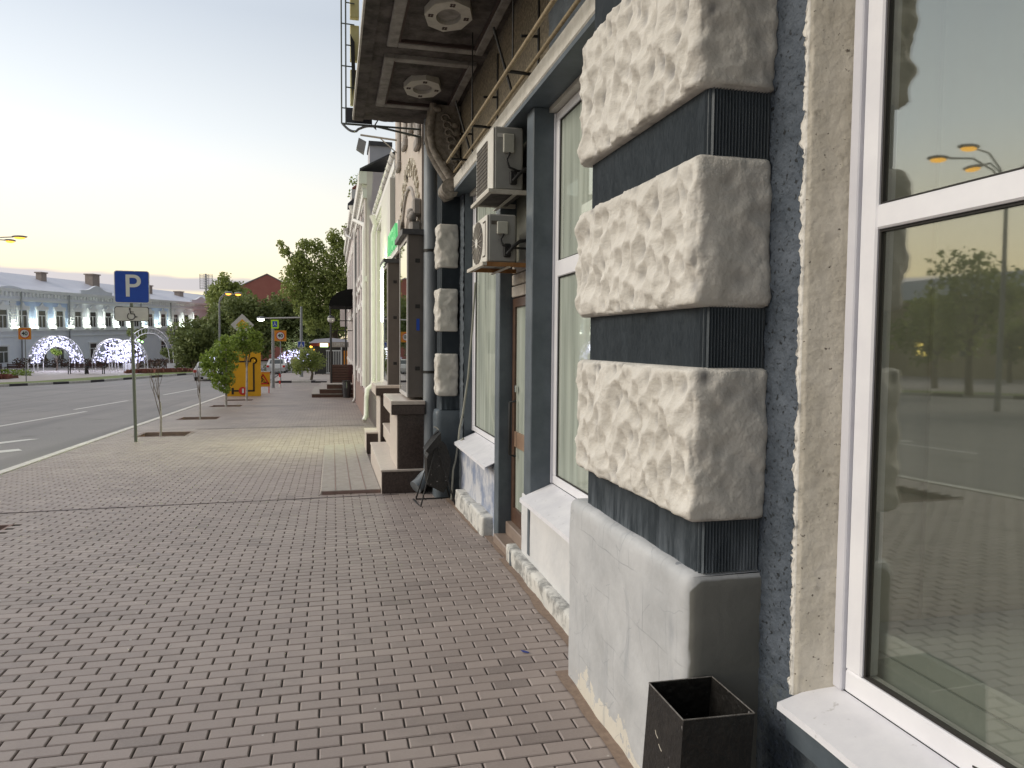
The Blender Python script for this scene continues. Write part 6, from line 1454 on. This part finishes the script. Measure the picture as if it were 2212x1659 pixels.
for i, s in enumerate(wins):
    t_ = MB(); W_ = .62
    bb(t_, s-W_-.25, s-W_, 0, .18, 2.95, 4.95); bb(t_, s+W_, s+W_+.25, 0, .18, 2.95, 4.95); bb(t_, s-W_-.35, s+W_+.35, 0, .24, 4.95, 5.15)
    t_.prism([Q(s-W_-.4, .2, 5.4), Q(s-.35, .2, 5.45), Q(s, .2, 5.85), Q(s+.35, .2, 5.45), Q(s+W_+.4, .2, 5.4), Q(s+W_+.4, .2, 5.15), Q(s-W_-.4, .2, 5.15)], tuple(BN*-.2))
    bb(t_, s-W_-.3, s+W_+.3, 0, .26, 2.85, 2.97)
    wo = t_.build('window', 'bluebtrim', BB)
    g_ = MB(); bb(g_, s-W_, s+W_, .01, .06, 2.98, 4.9); g_.build('pane', 'darkwin', wo)
    g_ = MB(); bb(g_, s-.035, s+.035, .07, .12, 2.98, 4.3); bb(g_, s-W_, s+W_, .07, .12, 4.28, 4.36); bb(g_, s-W_, s-W_+.07, .07, .12, 2.98, 4.28); bb(g_, s+W_-.07, s+W_, .07, .12, 2.98, 4.28); g_.build('glazing_bar', 'bluebtrim', wo)
    if i in (4, 7, 10, 12, 15): continue
    t_ = MB(); bb(t_, s-W_-.2, s-W_, 0, .1, -.85, .95); bb(t_, s+W_, s+W_+.2, 0, .1, -.85, .95); bb(t_, s-W_-.3, s+W_+.3, 0, .16, .95, 1.12); wo = t_.build('window', 'bluebtrim', BB)
    g_ = MB(); bb(g_, s-W_, s+W_, .01, .06, -.8, .9); g_.build('pane', 'darkwin', wo)
    g_ = MB(); bb(g_, s-.035, s+.035, .07, .12, -.8, .3); bb(g_, s-W_, s+W_, .07, .12, .3, .38); g_.build('glazing_bar', 'bluebtrim', wo)
for (a, b) in ((3.0, 3.2), (11.0, 11.2), (26.3, 26.5), (34.3, 34.5)):
    c = MB(); c.tube([Q(a, .3, 7.0), Q(a, .3, 6.6), Q(a, .2, -1.1)], .09, n=6); c.build('downpipe', 'grey', BB)
# uplights along the string course: real lamps that light the wall
ul = [(wins[i]+wins[i+1])/2 for i in range(len(wins)-1)]
for i, s in enumerate(ul):
    p = Vector(Q(s, .38, 2.95)); t = thing('facade_uplight', p, 'facade uplight number %s from the left along the pale blue building' % ['one', 'two', 'three', 'four', 'five', 'six', 'seven', 'eight', 'nine', 'ten', 'eleven', 'twelve', 'thirteen', 'fourteen', 'fifteen', 'sixteen', 'seventeen'][i], 'lamp', 'uplights on the pale blue building') if True else None
    h = MB(); bb(h, s-.38, s+.38, .28, .52, 2.86, 3.10); o = h.build('lens', 'uplight', t)
    h = MB(); bb(h, s-.34, s+.34, .28, .52, 2.80, 2.855); h.build('housing', 'grey', t)
    sp = bpy.data.lights.new('uplight_beam', 'SPOT'); sp.energy = 240; sp.color = (.93, 1.0, .86); sp.spot_size = rad(150); sp.spot_blend = .9; sp.shadow_soft_size = .3
    so_ = bpy.data.objects.new('uplight_beam', sp); C.objects.link(so_); so_.parent = t; so_.location = (0, 0, .12); so_.rotation_euler = (-(Vector((0, 0, 1))+BN*-.25)).to_track_quat('Z', 'Y').to_euler()
# ---------------------------------------------------------------- light arches in the park
def arch(x, y, rx, H, base, nb, label, seed, depth=1.4, thick=.85, dirx=(1, 0)):
    t = thing('light_arch', (x, y, gz(y)), label, 'light arch', 'walk-through light arches'); rg = random.Random(seed); d = Vector((dirx[0], dirx[1], 0)); n_ = Vector((-d.y, d.x, 0))
    def P(a, r, off): c = Vector((x, y, base))+d*(math.cos(a)*r*rx)+n_*off; return Vector((c.x, c.y, base+math.sin(a)*r*H))
    lg = MB()
    for off in (-depth/2, depth/2):
        for s_ in (0, math.pi):
            for r in (1.0, 1.0-thick*.5):
                p = P(s_, r, off); lg.tube([(p.x, p.y, gz(y)), tuple(p)], .05, n=6)
    lg.each('leg', 'signgrey', t)
    hoop = MB()
    for off in (-depth/2, 0, depth/2):
        for r in (1.0, 1.0-thick*.5): hoop.tube([P(math.pi*i/16, r, off) for i in range(17)], .025, n=5)
    hoop.build('hoop', 'signgrey', t)
    b = MB()
    for _ in range(nb):
        a = math.pi*rg.random(); r = 1-thick*.5*rg.random(); c = P(a, r, rg.uniform(-depth/2, depth/2)); b.ball(c, rg.uniform(.045, .075), 6, 4)
    b.build('light_string', 'led', t)['kind'] = 'stuff'
    pl = bpy.data.lights.new('bulb_light', 'POINT'); pl.energy = nb*1.1; pl.color = (.8, .82, 1.0); pl.shadow_soft_size = .8
    po = bpy.data.objects.new('bulb_light', pl); C.objects.link(po); po.parent = t; po.location = (0, 0, base+H*.7-gz(y))
arch(-25.25, 78, 2.15, 2.55, -.45, 330, 'left walk-through arch covered in white light bulbs', 1, thick=.75)
arch(-20.6, 79, 1.75, 2.35, -.45, 250, 'middle walk-through arch covered in white light bulbs', 2, depth=1.0, thick=1.7)
arch(-19.0, 78.4, 1.45, 2.25, -.45, 200, 'right walk-through arch of white light bulbs, just right of the parking sign post', 3, depth=1.2, thick=1.5)
arch(-13.0, 84, 1.2, 2.0, -.45, 150, 'farther light arch half hidden by the leafy sapling', 4, thick=1.6)
arch(-4.0, 86, 1.9, 1.4, -.5, 170, 'far light arch seen between the concrete post and the kiosk', 5, thick=1.4)
gl_ = MB()
for p in ((-13.5, 82.9, 1.55), (-13.1, 82.9, 1.6), (-12.6, 82.9, 1.55), (-18.0, 77.6, 1.75), (-17.7, 77.6, 1.6)): gl_.ball(p, .10, 8, 6)
tag(gl_.build('green_lights', 'ledgreen'), 'small green lamps strung at the top of the light arches', 'light string')
# bare white arch frame
ba = thing('arch_frame', (-16.0, 80, -1.26), 'unlit white lattice arch on square white bases', 'arch')
f = MB()
for r in (1.0, .82): f.tube([(-17.6+2.2*r*math.cos(math.pi*i/20), 80, .1+2.9*r*math.sin(math.pi*i/20)) for i in range(0, 21)], .035, n=5)
for i in range(1, 20): a = math.pi*i/20; f.tube([(-17.6+2.2*math.cos(a), 80, .1+2.9*math.sin(a)), (-17.6+1.8*math.cos(a+.05), 80, .1+2.38*math.sin(a+.05))], .018, n=4)
for s_ in (1, -1): 
    for r in (1, .82): f.tube([(-17.6+s_*2.2*r, 80, .1), (-17.6+s_*2.2*r, 80, -1.2)], .035, n=5)
f.build('lattice', 'signgrey', ba)
for s_ in (1, -1): bx(-17.6+s_*2.0-.35, -17.6+s_*2.0+.35, 79.7, 80.3, -1.26, -.55).build('base', 'signwhite', ba)
# park benches with dark iron sides
def bench(x, y, label):
    t = thing('park_bench', (x, y, gz(y)), label, 'bench', 'benches on the island'); z = gz(y)
    s_ = MB(); [s_.box(x-.75, x+.75, y-.25+.14*i, y-.15+.14*i, z+.42, z+.46) for i in range(4)]; s_.build('seat', 'darkred', t)
    b = MB(); [b.box(x-.75, x+.75, y+.26, y+.29, z+.55+.13*i, z+.64+.13*i) for i in range(3)]; b.build('backrest', 'darkred', t)
    for sx in (-.7, .7):
        l_ = MB().tube([(x+sx, y-.3, z), (x+sx, y-.28, z+.42), (x+sx, y-.3, z+.66), (x+sx, y+.1, z+.66)], .045, n=6).tube([(x+sx, y+.3, z), (x+sx, y+.22, z+.42), (x+sx, y+.3, z+.95)], .045, n=6); l_.build('side_frame', 'blackmetal', t)
for i, (x, y) in enumerate(((-27.6, 70), (-25.9, 70.5), (-21.6, 72), (-20.4, 72.4))): bench(x, y, ['dark park bench at the far left of the island', 'second dark park bench from the left', 'dark park bench under the left light arch', 'dark park bench left of the middle light arch'][i])
# ---------------------------------------------------------------- cars
def car(x, y, paint, label):
    z = gz(y)-.13; t = thing('parked_car', (x, y, z), label, 'car'); w = .86
    prof = [(-2.1, .32), (-2.15, .62), (-2.02, .92), (-1.55, .98), (-1.15, 1.38), (-.5, 1.46), (.35, 1.42), (.95, 1.02), (1.85, .88), (2.1, .62), (2.1, .32)]
    b = MB(); n = len(prof)
    for s_, (xa, xb) in enumerate(((-w, w),)):
        L_ = [(x+xa*(1 if p[1] < 1.0 else .82), y+p[0], z+p[1]) for p in prof]; R2 = [(x+xb*(1 if p[1] < 1.0 else .82), y+p[0], z+p[1]) for p in prof]
        b.raw(L_+R2, [tuple(range(n)), tuple(range(2*n-1, n-1, -1))]+[(i, n+i, n+(i+1) % n, (i+1) % n) for i in range(n)])
    b.build('body', paint, t)
    MB().face((x-.62, y-1.57, z+1.0), (x+.62, y-1.57, z+1.0), (x+.58, y-1.19, z+1.36), (x-.58, y-1.19, z+1.36)).build('rear_window', 'darkwin', t) if False else None
    m_ = MB(); m_.face((x-.62, y-1.545, z+1.01), (x+.62, y-1.545, z+1.01), (x+.56, y-1.185, z+1.365), (x-.56, y-1.185, z+1.365)); m_.build('rear_window', 'darkwin', t)
    for s_ in (-1, 1):
        m_ = MB(); m_.face((x+s_*.80, y-1.2, z+1.04), (x+s_*.80, y+.75, z+1.04), (x+s_*.715, y+.3, z+1.38), (x+s_*.715, y-1.0, z+1.38)); m_.build('side_window', 'darkwin', t)
        bx(x+s_*.62, x+s_*.84, y-2.16, y-2.08, z+.66, z+.86, bev=.02).build('tail_light', 'signred', t)
        for yy_ in (-1.35, 1.3):
            wh = MB().cyl((x+s_*.70, y+yy_, z+.31), (x+s_*.87, y+yy_, z+.31), .31, n=18).build('wheel', 'tyre', t); MB().cyl((x+s_*.871, y+yy_, z+.31), (x+s_*.885, y+yy_, z+.31), .19, n=14).build('rim', 'grey', wh)
    bx(x-.26, x+.26, y-2.17, y-2.145, z+.5, z+.62).build('number_plate', 'signwhite', t)
car(-9.65, 64, 'carwhite', 'white car seen from behind on the road, half hidden by the leafy sapling')
car(-5.2, 76, 'carwhite', 'white car with dark glass behind the orange roadworks board')
# ---------------------------------------------------------------- across the road: seen in the near window
yb2 = thing('yellow_building', (-58, 50, -1.2), 'long low yellow building across the road, visible in the window reflection', 'building')
bx(-66, -56, 22, 84, -1.3, 6.6).build('wall', 'yellowwall', yb2); MB().prism([(-55.2, 21, 6.6), (-61, 21, 9.2), (-67, 21, 6.6)], (0, 64, 0)).build('roof', 'grey', yb2)
for i in range(10):
    w_ = bx(-56.0, -55.95, 25+i*5.6, 26.3+i*5.6, .9, 2.4); w_.build('window', 'litwin' if i in (5, 7) else 'darkwin', yb2)
for i, (x, y, h) in enumerate(((-27.5, 30.5, 7.9), (-33, 38.5, 6.6), (-22.5, 20, 8.2), (-40, 32, 6.2), (-30, 8, 8), (-47, 46, 5.4), (-24, 3, 7))):
    tree('street_tree', x, y, auto_crown(x, y, gz(y)+h*.6, h*.40, h*.40, 16, 90+i), h*.4, 3500, .17, 'leafbig', ['round tree mirrored in the near window beside the lamp post', 'taller tree behind it in the mirrored park', 'leafy tree at the right edge of the mirrored park', 'tree farther back in the mirrored park', 'tree outside the frame at the left of the road', 'low tree before the long yellow building', 'tree left of the road beside the camera'][i], 100+i, group='trees across the road', tr=.16)
